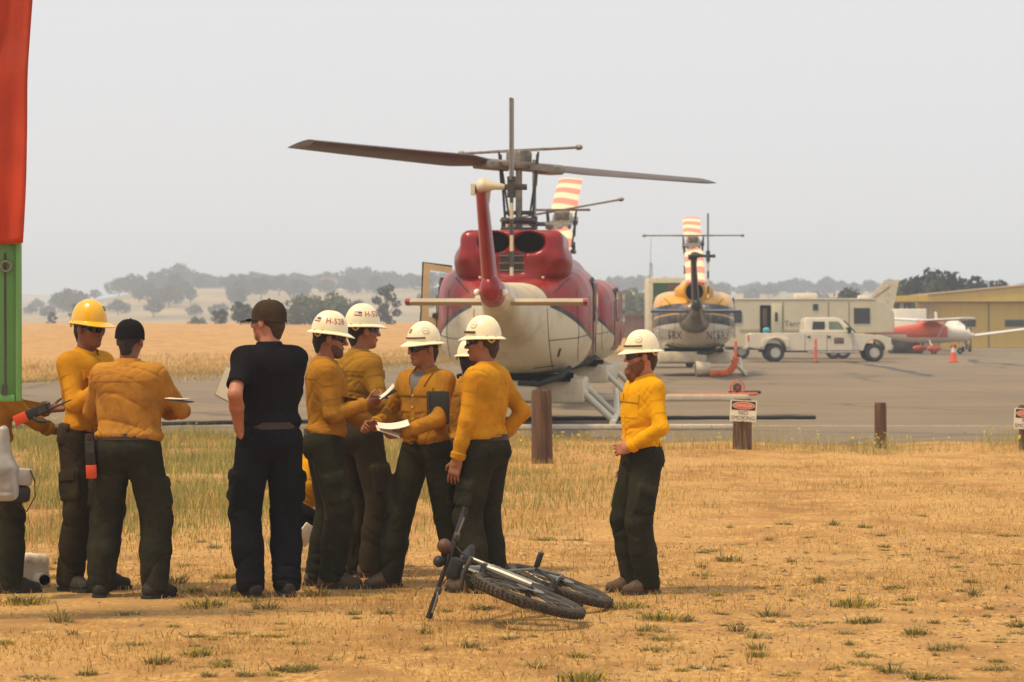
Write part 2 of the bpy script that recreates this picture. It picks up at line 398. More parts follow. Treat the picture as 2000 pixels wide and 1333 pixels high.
# hills and far mountain
HX = [-900, 0, 45, 150, 250, 330, 450, 600, 760, 900, 1200, 1350, 1500, 1700, 2000, 3000]; HY = [598, 604, 602, 588, 572, 561, 563, 566, 566, 560, 568, 578, 574, 572, 578, 580]
def hill_z(x, d):
    px = 1000 + x / d * F; yt = np.interp(px, HX, HY); zc = HC + (YH - yt - 6) / F * 1080
    pts = np.stack([x * .009, d * .006, np.zeros_like(x)], -1).reshape(-1, 3)
    return -1.5 + (zc + 1.5) * sstep(d, 560, 1080) * (1 - .5 * sstep(d, 1150, 1600)) + (vnoise(pts, 2) * .9 + vnoise(pts * 3, 6) * .4).reshape(x.shape) * 1.4 * sstep(d, 600, 900)
a = np.linspace(-.34, .34, 150); dd = np.linspace(540, 1560, 70); A, D = np.meshgrid(a, dd); X = A * D; Z = hill_z(X, D)
M_hill = mat("dry_hill", (.44, .31, .15), .95, .25, .02, c2=(.20, .17, .09), dirt=((.12, .12, .06), .05, .55, .6))
tag(mk("hills", np.stack([X, D, Z], -1).reshape(-1, 3), gridF(70, 150), M_hill), kind="structure")
a = np.linspace(-.4, .4, 120); dd = np.linspace(1500, 2000, 12); A, D = np.meshgrid(a, dd); X = A * D
px = 1000 + X / D * F; yt = np.interp(px, [-800, 40, 110, 220, 330, 500, 900, 1350, 1480, 1560, 1640, 1760, 2100, 3000], [572, 568, 570, 592, 610, 600, 600, 580, 562, 550, 560, 572, 582, 574])
Z = (HC + (YH - yt) / F * 1750) * sstep(D, 1500, 1750) * (1 - .6 * sstep(D, 1780, 2000)) + vnoise(np.stack([X, D, X * 0], -1).reshape(-1, 3) * .012, 8).reshape(X.shape) * 1.2 - 2
tag(mk("mountain", np.stack([X, D, Z], -1).reshape(-1, 3), gridF(12, 120), M_hill), kind="structure")

# ------------------------------------------------------------------ trees
M_leafs = [attr_mat("foliage_" + s_, .8, .25) for s_ in ("oak", "pale", "dark")]
M_bark = mat("bark", (.11, .085, .06), .95, .3, 6, .5, 20)
def leafcloud(centers, radii, n, size, cols, flat=1.0, rg=None):
    rg = rg or rng; k = len(centers); w = np.array(radii) ** 2; ci = rg.choice(k, n, p=w / w.sum())
    u = rg.normal(size=(n, 3)); u /= np.linalg.norm(u, axis=1, keepdims=True)
    r = rg.uniform(.45, 1.05, n) ** .6
    pos = np.array(centers)[ci] + u * (np.array(radii)[ci] * r)[:, None] * np.array([1, 1, flat])
    nn = u + rg.normal(size=(n, 3)) * .7; nn /= np.linalg.norm(nn, axis=1, keepdims=True)
    t = np.cross(nn, rg.normal(size=(n, 3))); t /= np.linalg.norm(t, axis=1, keepdims=True); b = np.cross(nn, t)
    sz = (size * rg.uniform(.5, 1.3, n))[:, None]
    Vv = np.stack([pos - t * sz, pos - b * sz * .55, pos + t * sz, pos + b * sz * .55], 1).reshape(-1, 3)
    Fq = np.arange(n * 4).reshape(-1, 4)
    c = np.array(cols); tn = c[rg.integers(0, len(c), k)][ci] * rg.uniform(.7, 1.3, (n, 1))
    return Vv, Fq, np.repeat(tn, 4, 0)
def make_tree(name, h, spread, kind, nleaf, leaf, label, group, cat="tree", clumps=9, low=.35):
    rt = empty(name, label=label, cat=cat, group=group); b = MB()
    lean = random.uniform(-.1, .1) * h
    b.tube([(0, 0, -.4), (lean * .3, 0, h * .22), (lean * .7, .02 * h, h * .5), (lean, 0, h * .8)], [h * .035, h * .028, h * .02, h * .006], 7)
    cs, rs = [], []
    for i in range(clumps):
        t = random.random(); a_ = i * 2.4 + random.uniform(-.4, .4); zz = h * (low + (.93 - low) * (i + .5) / clumps)
        wv = spread * math.sin(math.pi * (.18 + .72 * (i + .5) / clumps)) * random.uniform(.45, .95)
        c = (lean * zz / h + math.cos(a_) * wv, math.sin(a_) * wv, zz); cs.append(c); rs.append(spread * random.uniform(.34, .6))
        b.tube([(lean * zz / h * .5, 0, zz * .55), (c[0] * .6, c[1] * .6, zz * .85), c], [h * .014, h * .01, h * .004], 5)
    b.build("trunk", M_bark, rt)
    cols = [[(.052, .062, .030), (.07, .078, .036), (.04, .05, .027)], [(.105, .12, .05), (.085, .10, .042)], [(.03, .038, .02), (.045, .05, .026)]][kind]
    Vv, Fq, tn = leafcloud(cs, rs, nleaf, leaf, cols, .75); mk("crown", Vv, Fq, M_leafs[kind], rt, False, tint=tn)
    return rt
protos = [make_tree("oak_tree", 7, 3.2, 0, 900, .42, "", ""), make_tree("oak_tree", 6, 3.6, 0, 900, .45, "", "", clumps=12), make_tree("oak_tree", 8, 2.6, 2, 900, .40, "", "", clumps=11),
          make_tree("oak_tree", 5, 3.4, 1, 900, .42, "", "", clumps=8, low=.2), make_tree("oak_tree", 9, 2.2, 2, 900, .36, "", "", clumps=12, low=.15)]
used = [False] * len(protos)
def put_tree(k, px, base_y, d, h, label, group, zfun=None):
    pr = protos[k]; o = pr if not used[k] else copy_tree(pr); used[k] = True
    x = (px - 1000) / F * d; h0 = (7, 6, 8, 5, 9)[k]; s = h / h0
    z = zfun(np.array([x]), np.array([d]))[0] if zfun else HC - (base_y - YH) / F * d
    o.location = (x, d, z - .15); o.scale = (s * random.uniform(.95, 1.5 if d > 700 else 1.15), s, s); o.rotation_euler = (0, 0, random.uniform(0, 6.28))
    tag(o, label, "tree", group); return o
HG = "oak trees on the hazy hills"; HL = "hazy grey green oak tree on the dry hillside"
spots = []
for px, d, h in [(185, 640, 4), (232, 640, 6), (300, 690, 7), (330, 700, 8), (352, 705, 9), (268, 660, 6), (262, 600, 7), (345, 590, 7), (360, 560, 5), (410, 700, 5), (440, 705, 5), (470, 690, 5), (500, 700, 6), (530, 700, 5), (560, 690, 5),
                 (590, 700, 6), (620, 690, 5), (655, 700, 6), (690, 700, 8), (710, 690, 8), (735, 690, 6), (765, 690, 5), (800, 690, 6), (115, 560, 5), (140, 520, 7), (60, 560, 3), (72, 640, 4), (95, 500, 4), (230, 500, 4), (380, 480, 3),
                 (430, 470, 4), (330, 520, 6), (300, 480, 5), (470, 520, 6), (510, 560, 7), (545, 590, 6), (640, 600, 5), (585, 560, 6), (460, 600, 6), (390, 640, 4)]:
    spots.append((px, d, h))
for i in range(46):                        # the wooded ridge behind the helicopters and the trailer
    px = 820 + i * 26 + random.uniform(-12, 12); spots.append((px, random.uniform(600, 760), random.uniform(4, 6.5)))
for i in range(44): spots.append((370 + i * 10 + random.uniform(-8, 8), random.uniform(680, 730), random.uniform(4, 6.5)))
for i in range(20): spots.append((random.uniform(400, 800), random.uniform(600, 680), random.uniform(3, 5.5)))
for i in range(50): spots.append((random.choice((random.uniform(330, 820), random.uniform(1150, 1760))), random.uniform(690, 725), random.uniform(4.5, 6.5)))
for i in range(16): spots.append((random.choice((140, 290, 335, 345, 480)) + random.uniform(-28, 28), random.uniform(520, 690), random.uniform(3, 6)))
for i in range(40): spots.append((random.uniform(1150, 2000), random.uniform(690, 740), random.uniform(4, 6.5)))
for i in range(26): spots.append((820 + i * 46 + random.uniform(-20, 20), random.uniform(470, 580), random.uniform(3.5, 6)))
for px, d, h in spots: put_tree(random.choice((0, 1, 1, 2)), px, 0, d * 1.54, h * 1.06, HL, HG, hill_z)
FG = "trees at the far rim of the field"
for px, d, h, k, lab in [(595, 330, 4.0, 3, 0), (640, 335, 4.3, 3, 0), (675, 330, 3.6, 3, 0), (757, 320, 5.5, 4, 1), (430, 330, 2.6, 2, 2), (470, 320, 3.4, 2, 2), (485, 335, 2.8, 2, 2), (385, 340, 1.6, 3, 3), (150, 400, 4.0, 4, 1), (100, 400, 2.8, 4, 1), (1210, 330, 5.0, 3, 4), (1235, 340, 4.6, 3, 4), (1195, 345, 4.0, 3, 4)]:
    lb = ["pale green spreading tree beyond the dry field", "slender dark conical tree standing beyond the dry field", "small dark round tree at the end of the dry field", "low green bush at the end of the dry field", "olive tree rising behind the rust brown shed"][lab]
    put_tree(k, px, 644, d, h, lb, FG)
for px, h in [(1803, 5.0), (1828, 5.6), (1852, 4.9)]: put_tree(0, px, 652, 232, h, "dark broad oak tree rising behind the yellow hangar", "oaks behind the hangar")
for px, h in [(1895, 4.6), (1922, 4.8)]: put_tree(0, px, 648, 235, h, "lower oak tree rising behind the yellow hangar roof", "low oaks behind the hangar")
put_tree(1, 1660, 640, 260, 3.6, "round green tree showing above the trailer roof", "tree over the trailer")

# tiny houses on the ridge
M_rt = mat("roof_tile", (.46, .20, .11), .85, .2, 2); M_stucco = mat("stucco", (.62, .52, .40), .9, .1, 2); M_glassd = mat("dark_glass", (.03, .035, .04), .1, .1, 3)
def house(px, d, w, h, lab):
    d, w, h = d * 1.54, w * 1.4, h * 1.4
    x = (px - 1000) / F * d; z = hill_z(np.array([x]), np.array([float(d)]))[0]; rt = empty("hill_house", (x, d, z), .2, lab, "house", "houses on the ridge")
    MB().box((0, 0, h / 2 - .5), (w, w * .6, h + 1)).build("wall", M_stucco, rt, False)
    MB().prism([(-w * .56, h), (w * .56, h), (w * .3, h + 1.1), (-w * .3, h + 1.1)], axes((1, 0, 0), (0, 0, 1), (0, -1, 0)), -w * .36, w * .36).build("roof", M_rt, rt, False)
    for i in range(3): MB().box((-w * .3 + i * w * .3, -w * .305, h * .55), (1.1, .06, 1.1)).build("window", M_glassd, rt, False)
house(388, 705, 6, 2.6, "wide house with an orange tile roof on the wooded ridge above bare slope")
house(744, 700, 5, 3.0, "house with an orange roof between tall trees on the ridge")
house(640, 690, 5, 2.4, "pale house half hidden by trees along the ridge")
house(1492, 700, 5.5, 1.8, "hill house seen over the trailer roof with orange tiles")
house(1655, 700, 5.5, 2.2, "orange roofed hill house beside the round tree over the trailer")

# ------------------------------------------------------------------ grass, weeds and litter
M_grass = attr_mat("dry_grass", .9, .3)
def blades(x, d, h, w, cols, seedhead=0.0, lean=.35):
    n = len(x); z = ground_z(x, d) - .01; ang = rng.uniform(0, 2 * np.pi, n); le = rng.normal(0, lean, n) * h; la = rng.uniform(0, 2 * np.pi, n)
    ux, uy = np.cos(ang) * w / 2, np.sin(ang) * w / 2; lx, ly = np.cos(la) * le, np.sin(la) * le
    base = np.stack([x, d, z], 1); U = np.stack([ux, uy, ux * 0], 1); mid = base + np.stack([lx * .35, ly * .35, h * .6], 1); tip = base + np.stack([lx, ly, h], 1)
    Vv = np.stack([base - U, base + U, mid - U * .7, mid + U * .7, tip - U * .15, tip + U * .15], 1).reshape(-1, 3)
    o = np.arange(n)[:, None] * 6
    Fq = np.concatenate([o + np.array([0, 1, 3, 2]), o + np.array([2, 3, 5, 4])])
    return Vv, Fq, np.repeat(cols, 6, 0)
def pick(n, pal, w=None):
    pal = np.array(pal); return pal[rng.choice(len(pal), n, p=w)] * rng.uniform(.75, 1.25, (n, 1))
def clumpy(x, d, sc, seed): return vnoise(np.stack([x * sc, d * sc, x * 0], 1), seed)
GOLD, STRAW, OLIVE, GREEN, YEL = (.50, .30, .085), (.62, .42, .16), (.25, .25, .065), (.13, .165, .045), (.66, .52, .05)
# tall grass strip between the crew and the apron
N = 210000; d = 19.6 + 22.5 * rng.random(N) ** .85; x = rng.uniform(-1, 1, N) * (d * .205 + .4)
px = 1000 + x / d * F
dens = np.interp(px, [0, 700, 800, 1000, 1250, 1500, 2000], [1, 1, .8, .5, .26, .16, .14]) * np.interp(d, [19.6, 21.5, 24, 42], [.05, .3, 1, 1]) * (.55 + .75 * clumpy(x, d, .9, 11))
keep = (rng.random(N) < dens) & (d < near_edge(x) + .5); x, d, px = x[keep], d[keep], px[keep]; n = len(x)
tall = np.interp(px, [0, 700, 1000, 1300, 2000], [.165, .16, .11, .06, .045]) * np.interp(d, [19.6, 23, 27, 34, 42], [.35, .7, 1, 1.1, 1.0])
h = tall * rng.uniform(.45, 1.25, n) * (1 + .35 * clumpy(x, d, 1.3, 12))
gfac = np.clip(np.interp(px, [0, 700, 1000, 1400], [.95, .9, .5, .18]) * np.interp(d, [20, 25, 32, 38], [.35, .8, 1.0, .9]) + .4 * clumpy(x, d, .6, 13), 0, 1)
c = pick(n, [GOLD, STRAW], [.6, .4]); gc = pick(n, [OLIVE, (.19, .215, .06), (.40, .37, .12)], [.40, .24, .36]); cm = rng.random(n) < gfac * .95; c[cm] = gc[cm]
ym = rng.random(n) < .03; c[ym] = pick(int(ym.sum()), [YEL])
Vv, Fq, tn = blades(x, d, h, rng.uniform(.004, .009, n), c)
tag(mk("grass", Vv, Fq, M_grass, None, False, tint=tn), "tall golden green dry grass strip behind the crew", "grass", kind="stuff")
# short dry stubble over the dirt
N = 190000; d = 12.6 + 28.5 * rng.random(N) ** 1.1; x = rng.uniform(-1, 1, N) * (d * .205 + .4)
keep = (rng.random(N) < .25 + .7 * (clumpy(x, d, .8, 21) + .35 * clumpy(x, d, 2.7, 22))) & (d < near_edge(x) + .2); x, d = x[keep], d[keep]; n = len(x)
c = pick(n, [GOLD, STRAW, (.34, .2, .075), OLIVE], [.44, .34, .16, .06])
Vv, Fq, tn = blades(x, d, rng.uniform(.012, .06, n), rng.uniform(.004, .009, n), c, lean=.9)
tag(mk("stubble", Vv, Fq, M_grass, None, False, tint=tn), "short straw stubble scattered over the bare dirt", "stubble", kind="stuff")
# weeds with yellow flower heads along the apron rim
N = 22000; x = rng.uniform(-8, 8.5, N); d = near_edge(x) - rng.uniform(-.2, 3.2, N) ** 1.0
keep = rng.random(N) < .05 + .9 * clumpy(x, d, .7, 31); x, d = x[keep], d[keep]; n = len(x)
h = rng.uniform(.05, .30, n) * (1 + .6 * clumpy(x, d, 1.1, 32)); Vv, Fq, tn = blades(x, d, h, rng.uniform(.003, .008, n), pick(n, [OLIVE, (.36, .34, .10), (.46, .38, .14)], [.25, .4, .35]), lean=.35)
k = n // 6; tipsV = Vv.reshape(-1, 6, 3)[:k, 4]; u = rng.normal(size=(k, 3)) * .011; w = rng.normal(size=(k, 3)) * .011
V2 = np.stack([tipsV - u, tipsV - w, tipsV + u, tipsV + w], 1).reshape(-1, 3); F2 = np.arange(k * 4).reshape(-1, 4) + len(Vv)
tag(mk("roadside_weeds", np.concatenate([Vv, V2]), np.concatenate([Fq, F2]), M_grass, None, False, tint=np.concatenate([tn, np.repeat(pick(k, [YEL, (.55, .45, .12)]), 4, 0)])), "yellow flowering weeds along the rim of the apron", "weeds", kind="stuff")
# field grass fringe beyond the apron on the left
N = 30000; d = rng.uniform(78, 150, N); x = edge_x(d) - rng.uniform(-.3, 1, N) * rng.uniform(0, 22, N); n = N
Vv, Fq, tn = blades(x, d, rng.uniform(.05, .2, n) * (1 + .4 * clumpy(x, d, .2, 41)), rng.uniform(.02, .05, n), pick(n, [GOLD, STRAW, (.40, .34, .12)], [.45, .35, .2]))
tag(mk("field_grass", Vv, Fq, M_grass, None, False, tint=tn), "dry golden field grass beyond the apron", "grass", kind="stuff")
# pebbles
N = 5200; d = 12.6 + 10 * rng.random(N); x = rng.uniform(-1, 1, N) * (d * .205 + .4); x[N // 2:] = np.abs(x[N // 2:]) ; r = rng.uniform(.004, .016, N) * (1 + 1.2 * (rng.random(N) < .03)); z = ground_z(x, d)
oc = np.array([(1, 0, 0), (-1, 0, 0), (0, 1, 0), (0, -1, 0), (0, 0, .7), (0, 0, -.6)], dtype=float); of = np.array([(0, 2, 4), (2, 1, 4), (1, 3, 4), (3, 0, 4), (2, 0, 5), (1, 2, 5), (3, 1, 5), (0, 3, 5)])
Vv = (np.stack([x, d, z], 1)[:, None] + oc[None] * r[:, None, None] * rng.uniform(.6, 1.3, (N, 6, 1))).reshape(-1, 3); Fq = (np.arange(N)[:, None, None] * 6 + of[None]).reshape(-1, 3)
tag(mk("gravel", Vv, Fq, M_grass, None, True, tint=np.repeat(pick(N, [(.46, .30, .15), (.34, .22, .12), (.56, .42, .25)]), 6, 0)), "small stones scattered in the dirt", "gravel", kind="stuff")
# single weed tufts one can count
def tuft(name, nb, rad, hh, cols):
    x0 = np.clip(rng.normal(0, rad * .45, nb), -rad * .8, rad * .8); y0 = np.clip(rng.normal(0, rad * .45, nb), -rad, rad); h = hh * rng.uniform(.25, 1.0, nb) * (1 + .8 * (rng.random(nb) < .06)); w = rng.uniform(.004, .010, nb)
    ang = np.arctan2(y0, x0) + rng.normal(0, .5, nb); le = np.abs(rng.normal(.9, .6, nb)) * h; U = np.stack([-np.sin(ang) * w / 2, np.cos(ang) * w / 2, ang * 0], 1)
    base = np.stack([x0, y0, x0 * 0 - .01], 1); mid = base + np.stack([np.cos(ang) * le * .4, np.sin(ang) * le * .4, h * .65], 1); tip = base + np.stack([np.cos(ang) * le, np.sin(ang) * le, h * .95], 1)
    Vv = np.stack([base - U, base + U, mid - U, mid + U, tip], 1).reshape(-1, 3); o_ = np.arange(nb)[:, None] * 5
    Fc = (o_ + np.array([0, 1, 3, 2])).tolist() + (o_ + np.array([2, 3, 4])).tolist()
    return mk(name, Vv, Fc, M_grass, None, False, tint=np.repeat(pick(nb, cols), 5, 0))
TV = [tuft("weed_tuft", 150, .085, .055, [(.14, .135, .045), (.22, .19, .06), (.38, .28, .10)]), tuft("weed_tuft", 130, .12, .045, [(.17, .17, .05), (.28, .25, .08), (.4, .3, .1)]), tuft("weed_tuft", 80, .07, .085, [(.16, .15, .05), (.40, .30, .11), (.26, .22, .07)]), tuft("weed_tuft", 200, .13, .065, [(.15, .145, .045), (.28, .24, .07), (.50, .38, .06)])]
TL = ["compact dark green weed tuft low in the bare dirt", "low spreading olive weed patch with straw in the dirt", "small upright weed tuft with dry stalks in the dirt", "broad leafy weed clump with yellowish stems in the dirt"]
tu = [False] * 4
def put_tuft(px, y, s=1.0, k=None):
    k = random.randrange(4) if k is None else k; o = TV[k] if not tu[k] else TV[k].copy()
    if tu[k]: col.objects.link(o)
    tu[k] = True; d = GD(y); x = (px - 1000) / F * d; o.location = (x, d, gz(x, d)); s *= .82; o.scale = (s * random.uniform(.8, 1.5), s * random.uniform(.7, 1.1), s * random.uniform(.6, 1.15)); o.rotation_euler = (0, 0, random.uniform(0, 6.28)); tag(o, TL[k], "weed", ["compact dark tufts", "olive weed patches", "upright dry tufts", "leafy weed clumps"][k])
for q in [(420, 1068, 1, 0), (1425, 1098, 1.3, 0), (1290, 1210, 1.5, 3), (1670, 1185, 1.4, 3), (1680, 1218, 1.3, 0), (1790, 1238, 1.3, 0), (1700, 1215, 1, 0), (1500, 1205, 1.2, 2), (915, 1265, 1.1, 0), (480, 1322, 1, 0), (830, 1240, .8, 2), (620, 1165, 1.2, 2), (400, 1185, 1.6, 3), (460, 1165, 1.2, 3), (935, 1190, 1.2, 0), (870, 1195, .8, 1), (1210, 1190, 1.0, 2), (1232, 1186, 1.2, 3), (1750, 1150, 1.0, 0), (1860, 1085, .9, 0),
          (1690, 1035, 1.0, 0), (1630, 1025, 1, 2), (1530, 1030, .9, 1), (1130, 1060, .9, 0), (1060, 1060, 1.1, 1), (1370, 1125, 1.0, 1), (1345, 1215, 1, 2), (1570, 1225, 1, 1), (1860, 1265, 1, 1), (1740, 1310, 1.2, 2), (1800, 1325, 1.3, 2), (1955, 1305, 1.0, 1), (1690, 1278, .9, 1), (1830, 1270, .9, 0), (1990, 1225, .8, 0), (1945, 1105, .9, 1), (1600, 1140, .9, 2), (1480, 1270, .9, 2), (1440, 1235, .9, 2), (1280, 1270, 1, 1), (1260, 1235, .8, 0),
          (120, 1215, 1.3, 2), (50, 1180, 1.5, 3), (250, 1200, .9, 1), (310, 1295, 1.3, 0), (170, 1315, .9, 0), (75, 1320, 1.0, 1), (560, 1310, 1.0, 0), (600, 1305, .8, 0), (690, 1200, .8, 0), (750, 1200, .8, 0), (645, 1285, .8, 1), (990, 1255, .8, 0), (340, 1140, 1.2, 2), (370, 1105, .9, 1), (440, 1130, 1.1, 3), (700, 1165, .8, 1), (1140, 1320, 1.2, 3), (1050, 1290, 1.0, 1), (260, 1265, .9, 1), (520, 1190, 1.1, 2), (1900, 1165, .9, 2), (1960, 1050, .9, 0), (1800, 1010, .8, 1)]: put_tuft(*q)
for i in range(14): put_tuft(random.uniform(330, 620), random.uniform(1230, 1330), random.uniform(.5, .9), random.choice((1, 1, 3)))
for i in range(170):
    y_ = 1030 + 300 * random.random() ** .8; x_ = random.uniform(0, 2000) if random.random() < .45 else random.uniform(1250, 2000); put_tuft(x_, y_, random.choice((.35, .45, .5, .6, .75)), random.choice((0, 1, 1, 2, 2, 3)))
# ================================================================== HELICOPTERS
M_black = mat("black_rubber", (.015, .015, .014), .6, .2, 8); M_dark = mat("dark_steel", (.075, .065, .055), .5, .3, 12, metal=.5)
M_steel = mat("worn_steel", (.24, .20, .15), .45, .3, 9, metal=.6); M_cream = mat("cream_paint", (.62, .53, .36), .45, .12, 5, dirt=((.25, .18, .1), 3, .55, .5))
M_skid = mat("skid_tube", (.66, .60, .46), .4, .1, 4, dirt=((.25, .18, .1), 4, .6, .4)); M_glass = mat("cabin_glass", (.55, .60, .62), .06, .05, 2, trans=.75)
M_orange = mat("orange_hose", (.75, .16, .03), .5, .15, 6); M_red = mat("red_paint", (.25, .006, .008), .3, .15, 3, coat=.0, dirt=((.12, .03, .02), 2.5, .58, .5))
M_grl = mat("grille_brown", (.05, .03, .022), .7, .3, 10); M_clear = mat("clear_pane", (.92, .93, .93), .02, .02, 2, trans=1.0); M_clear.node_tree.nodes["Principled BSDF"].inputs["IOR"].default_value = 1.04
M_hole = mat("shade_black", (.003, .0025, .0025), 1.0, .2, 5, spec=0); M_lamp = mat("lamp_glass", (.9, .88, .8), .1, .02, 3)  # the near-black one stands in for the shade inside openings
M_blade = mat("rotor_blade", (.075, .045, .028), .45, .25, 2.5, dirt=((.16, .11, .07), 3, .55, .5)); M_bladetop = mat("rotor_grey", (.30, .25, .19), .5, .2, 3)
M_tread = mat("tyre", (.022, .019, .016), .85, .25, 12, .3, 60)
def stripes_mat(name, c1, c2, axis, period, off=0.0):
    m = mat(name, c1, .5, .08, 3); n = m.node_tree.nodes; L = m.node_tree.links; b = n["Principled BSDF"]
    tcn = n.new("ShaderNodeTexCoord"); sp = n.new("ShaderNodeSeparateXYZ"); L.new(tcn.outputs["Object"], sp.inputs[0])
    ad = n.new("ShaderNodeMath"); ad.operation = 'ADD'; ad.inputs[1].default_value = off + 100 * period; L.new(sp.outputs[axis], ad.inputs[0])
    md = n.new("ShaderNodeMath"); md.operation = 'MODULO'; md.inputs[1].default_value = period; L.new(ad.outputs[0], md.inputs[0])
    gt = n.new("ShaderNodeMath"); gt.operation = 'GREATER_THAN'; gt.inputs[1].default_value = period * .5; L.new(md.outputs[0], gt.inputs[0])
    mx = n.new("ShaderNodeMixRGB"); mx.inputs[1].default_value = (*c1, 1); mx.inputs[2].default_value = (*c2, 1); L.new(gt.outputs[0], mx.inputs[0]); L.new(mx.outputs[0], b.inputs["Base Color"]); return m
M_bstripe = stripes_mat("striped_blade", (.82, .66, .40), (.80, .22, .14), 1, 1.75, .55)
M_tstripe = stripes_mat("striped_tail_blade", (.62, .52, .36), (.05, .05, .05), 2, .46)
def sring(y, zc, w, h, e=2.6, n=48, x0=0.0):
    out = []
    for j in range(n):
        t = 2 * math.pi * j / n; c, s = math.cos(t), math.sin(t)
        q = e + (e - 2.2) * 2.6 if s > 0 else e
        out.append((x0 + w * math.copysign(abs(c) ** (2 / q), c), y, zc + h * math.copysign(abs(s) ** (2 / q), s)))
    return out
def interp_rings(keys, step):
    ks = sorted(keys); ys = [k[0] for k in ks]; out = []
    for y in np.arange(ys[0], ys[-1] + 1e-6, step): out.append(sring(y, *[float(np.interp(y, ys, [k[i] for k in ks])) for i in (1, 2, 3, 4)]))
    return out
def helicopter(loc, yaw, label, scheme, twin=True, az=0.0, teeter=0.0, hub=4.48, bladem=None, rotR=6.7, tail_side=1, tail_tilt=0.0, doors=False, pitch0=17, bar_tilt=0.0, bar_len=1.35):
    H = empty("helicopter", loc, yaw, label, "helicopter", "parked helicopters on the apron")
    # cabin and tail boom
    K = [(-8.05, 2.24, .10, .12, 2.2), (-7.9, 2.22, .17, .19, 2.2), (-7.0, 2.16, .21, .23, 2.2), (-5.0, 2.03, .31, .33, 2.2), (-3.4, 1.93, .40, .42, 2.3), (-2.75, 1.88, .50, .50, 2.4), (-2.45, 1.83, .74, .64, 2.5), (-2.2, 1.80, .98, .76, 2.6), (-1.9, 1.78, 1.16, .86, 2.7), (-1.5, 1.78, 1.27, .92, 2.8),
         (-1.0, 1.79, 1.32, .95, 2.9), (.4, 1.79, 1.335, .955, 2.9), (1.5, 1.78, 1.32, .95, 2.8), (2.2, 1.70, 1.24, .92, 2.6), (2.9, 1.50, 1.05, .76, 2.4), (3.5, 1.32, .78, .56, 2.2), (3.9, 1.22, .5, .38, 2.1), (4.12, 1.18, .2, .18, 2)]
    rings = interp_rings(K, .09); b = MB().loft(rings); Vn = np.array(b.v)
    x, y, z = Vn.T
    arch = 1.14 + 1.02 * np.sqrt(np.clip(1 - (x / 1.37) ** 2, 0, 1)); zb = np.where(y < -1.0, arch, 1.14 + (arch - 1.14) * np.clip(1 - (y + 1.0) / .5, 0, 1))
    zb = np.where(y < -2.6, 2.5 + 0 * y, zb); band = z - zb
    if scheme.get('flat'):
        zb = 1.45 + .27 * (arch - 1.14); band = np.where(y < -2.8, 5.0, z - zb)
    else: band = np.where(y < -7.45, 1.0, band)
    fus = b.build("fuselage", scheme["body"], H, band=band)
    # panel seams and small fittings on the rear bulkhead
    bvf = BVHTree.FromPolygons(b.v, b.f)
    def rear_line(pts_, r_=.008):
        q_ = []
        for (xa, za), (xb, zb_) in zip(pts_, pts_[1:]):
            for t in np.linspace(0, 1, 9): q_.append((xa + (xb - xa) * t, za + (zb_ - za) * t))
        hits = [bvf.ray_cast(Vector((x_, -2.9 if abs(x_) > .5 else -4.0, z_)), Vector((0, 1, 0)), 6)[0] for x_, z_ in q_]; hits = [h_ for h_ in hits if h_]
        if len(hits) > 2: MB().tube(hits, r_, 5).build("panel_seam", M_dark, fus)
    for sx in (-1, 1):
        rear_line([(sx * .66, 1.0), (sx * .62, 1.5), (sx * .60, 1.98)]); rear_line([(sx * 1.06, 1.05), (sx * 1.10, 1.6), (sx * 1.06, 2.3)]); rear_line([(sx * .62, 1.46), (sx * 1.06, 1.50), (sx * 1.25, 1.55)])
        rear_line([(sx * .70, 2.25), (sx * .95, 2.5)], .012); rear_line([(sx * .35, 1.0), (sx * .7, 1.04)], .012); rear_line([(sx * .76, 1.2), (sx * .8, 1.33)], .022)
    # engine cowling
    s = SDF((-1.15, -2.75, 2.0), (1.15, 1.8, 3.55), .04)
    if twin:
        s.box((0, -.95, 3.0), (.86, 1.45, .29), .16, .06); s.box((0, -.6, 2.75), (.7, 1.6, .34), .2, .12); s.cone((0, .5, 2.85), (0, 1.5, 2.7), .5, .28, .2, (1, 0, 0), 1.3)
        s.box((0, -1.7, 2.72), (.52, .68, .40), .12, .10); s.cone((0, -2.35, 2.18), (0, -1.6, 2.60), .24, .50, .16, (1, 0, 0), 1.35)
        for sx in (-1, 1): s.ell((sx * .74, -1.75, 2.80), (.25, .66, .27), .09); s.ell((sx * .60, -1.7, 2.62), (.34, .62, .24), .14)
        for sx in (-1, 1): s.ell((sx * .29, -2.5, 3.08), (.285, .55, .192), .01, sub=True)
        s.box((0, -2.42, 2.74), (.225, .08, .185), .03, .01, sub=True)
    else:
        s.cone((0, -2.2, 2.72), (0, .9, 2.78), .42, .46, .1, (1, 0, 0), 1.0); s.box((0, -.6, 2.62), (.62, 1.6, .25), .15, .2)
        s.cone((0, -2.9, 2.72), (0, -2.4, 2.72), .31, .31, .02, sub=True)
    V, Fq = s.mesh(); V = relax(V, Fq, 2, .4)
    cw = mk("engine_cowling", V, Fq, scheme["cowl"], H)
    if twin:
        for sx in (-1, 1): MB().ball((sx * .29, -2.22, 3.08), (.262, .05, .175), 20, 8).build("exhaust_opening", M_hole, cw)  # near-black balls fill the hollows with painted-in shade
        MB().box((0, -2.33, 2.74), (.43, .03, .35), bev=.01).build("cooling_grille", M_grl, cw)
        for zz in (2.62, 2.74, 2.86): MB().box((0, -2.355, zz), (.43, .02, .014)).build("grille_bar", M_steel, cw)
        for sx in (-1, 1): MB().ball((sx * .52, -2.385, 2.50), (.025, .02, .025), 8, 6).build("drain_fitting", M_cream, cw)
    else:
        MB().tube([(0, -2.95, 2.70), (0, -2.1, 2.72)], [.345, .33], 24).build("exhaust_pipe", scheme["cowl"], cw)
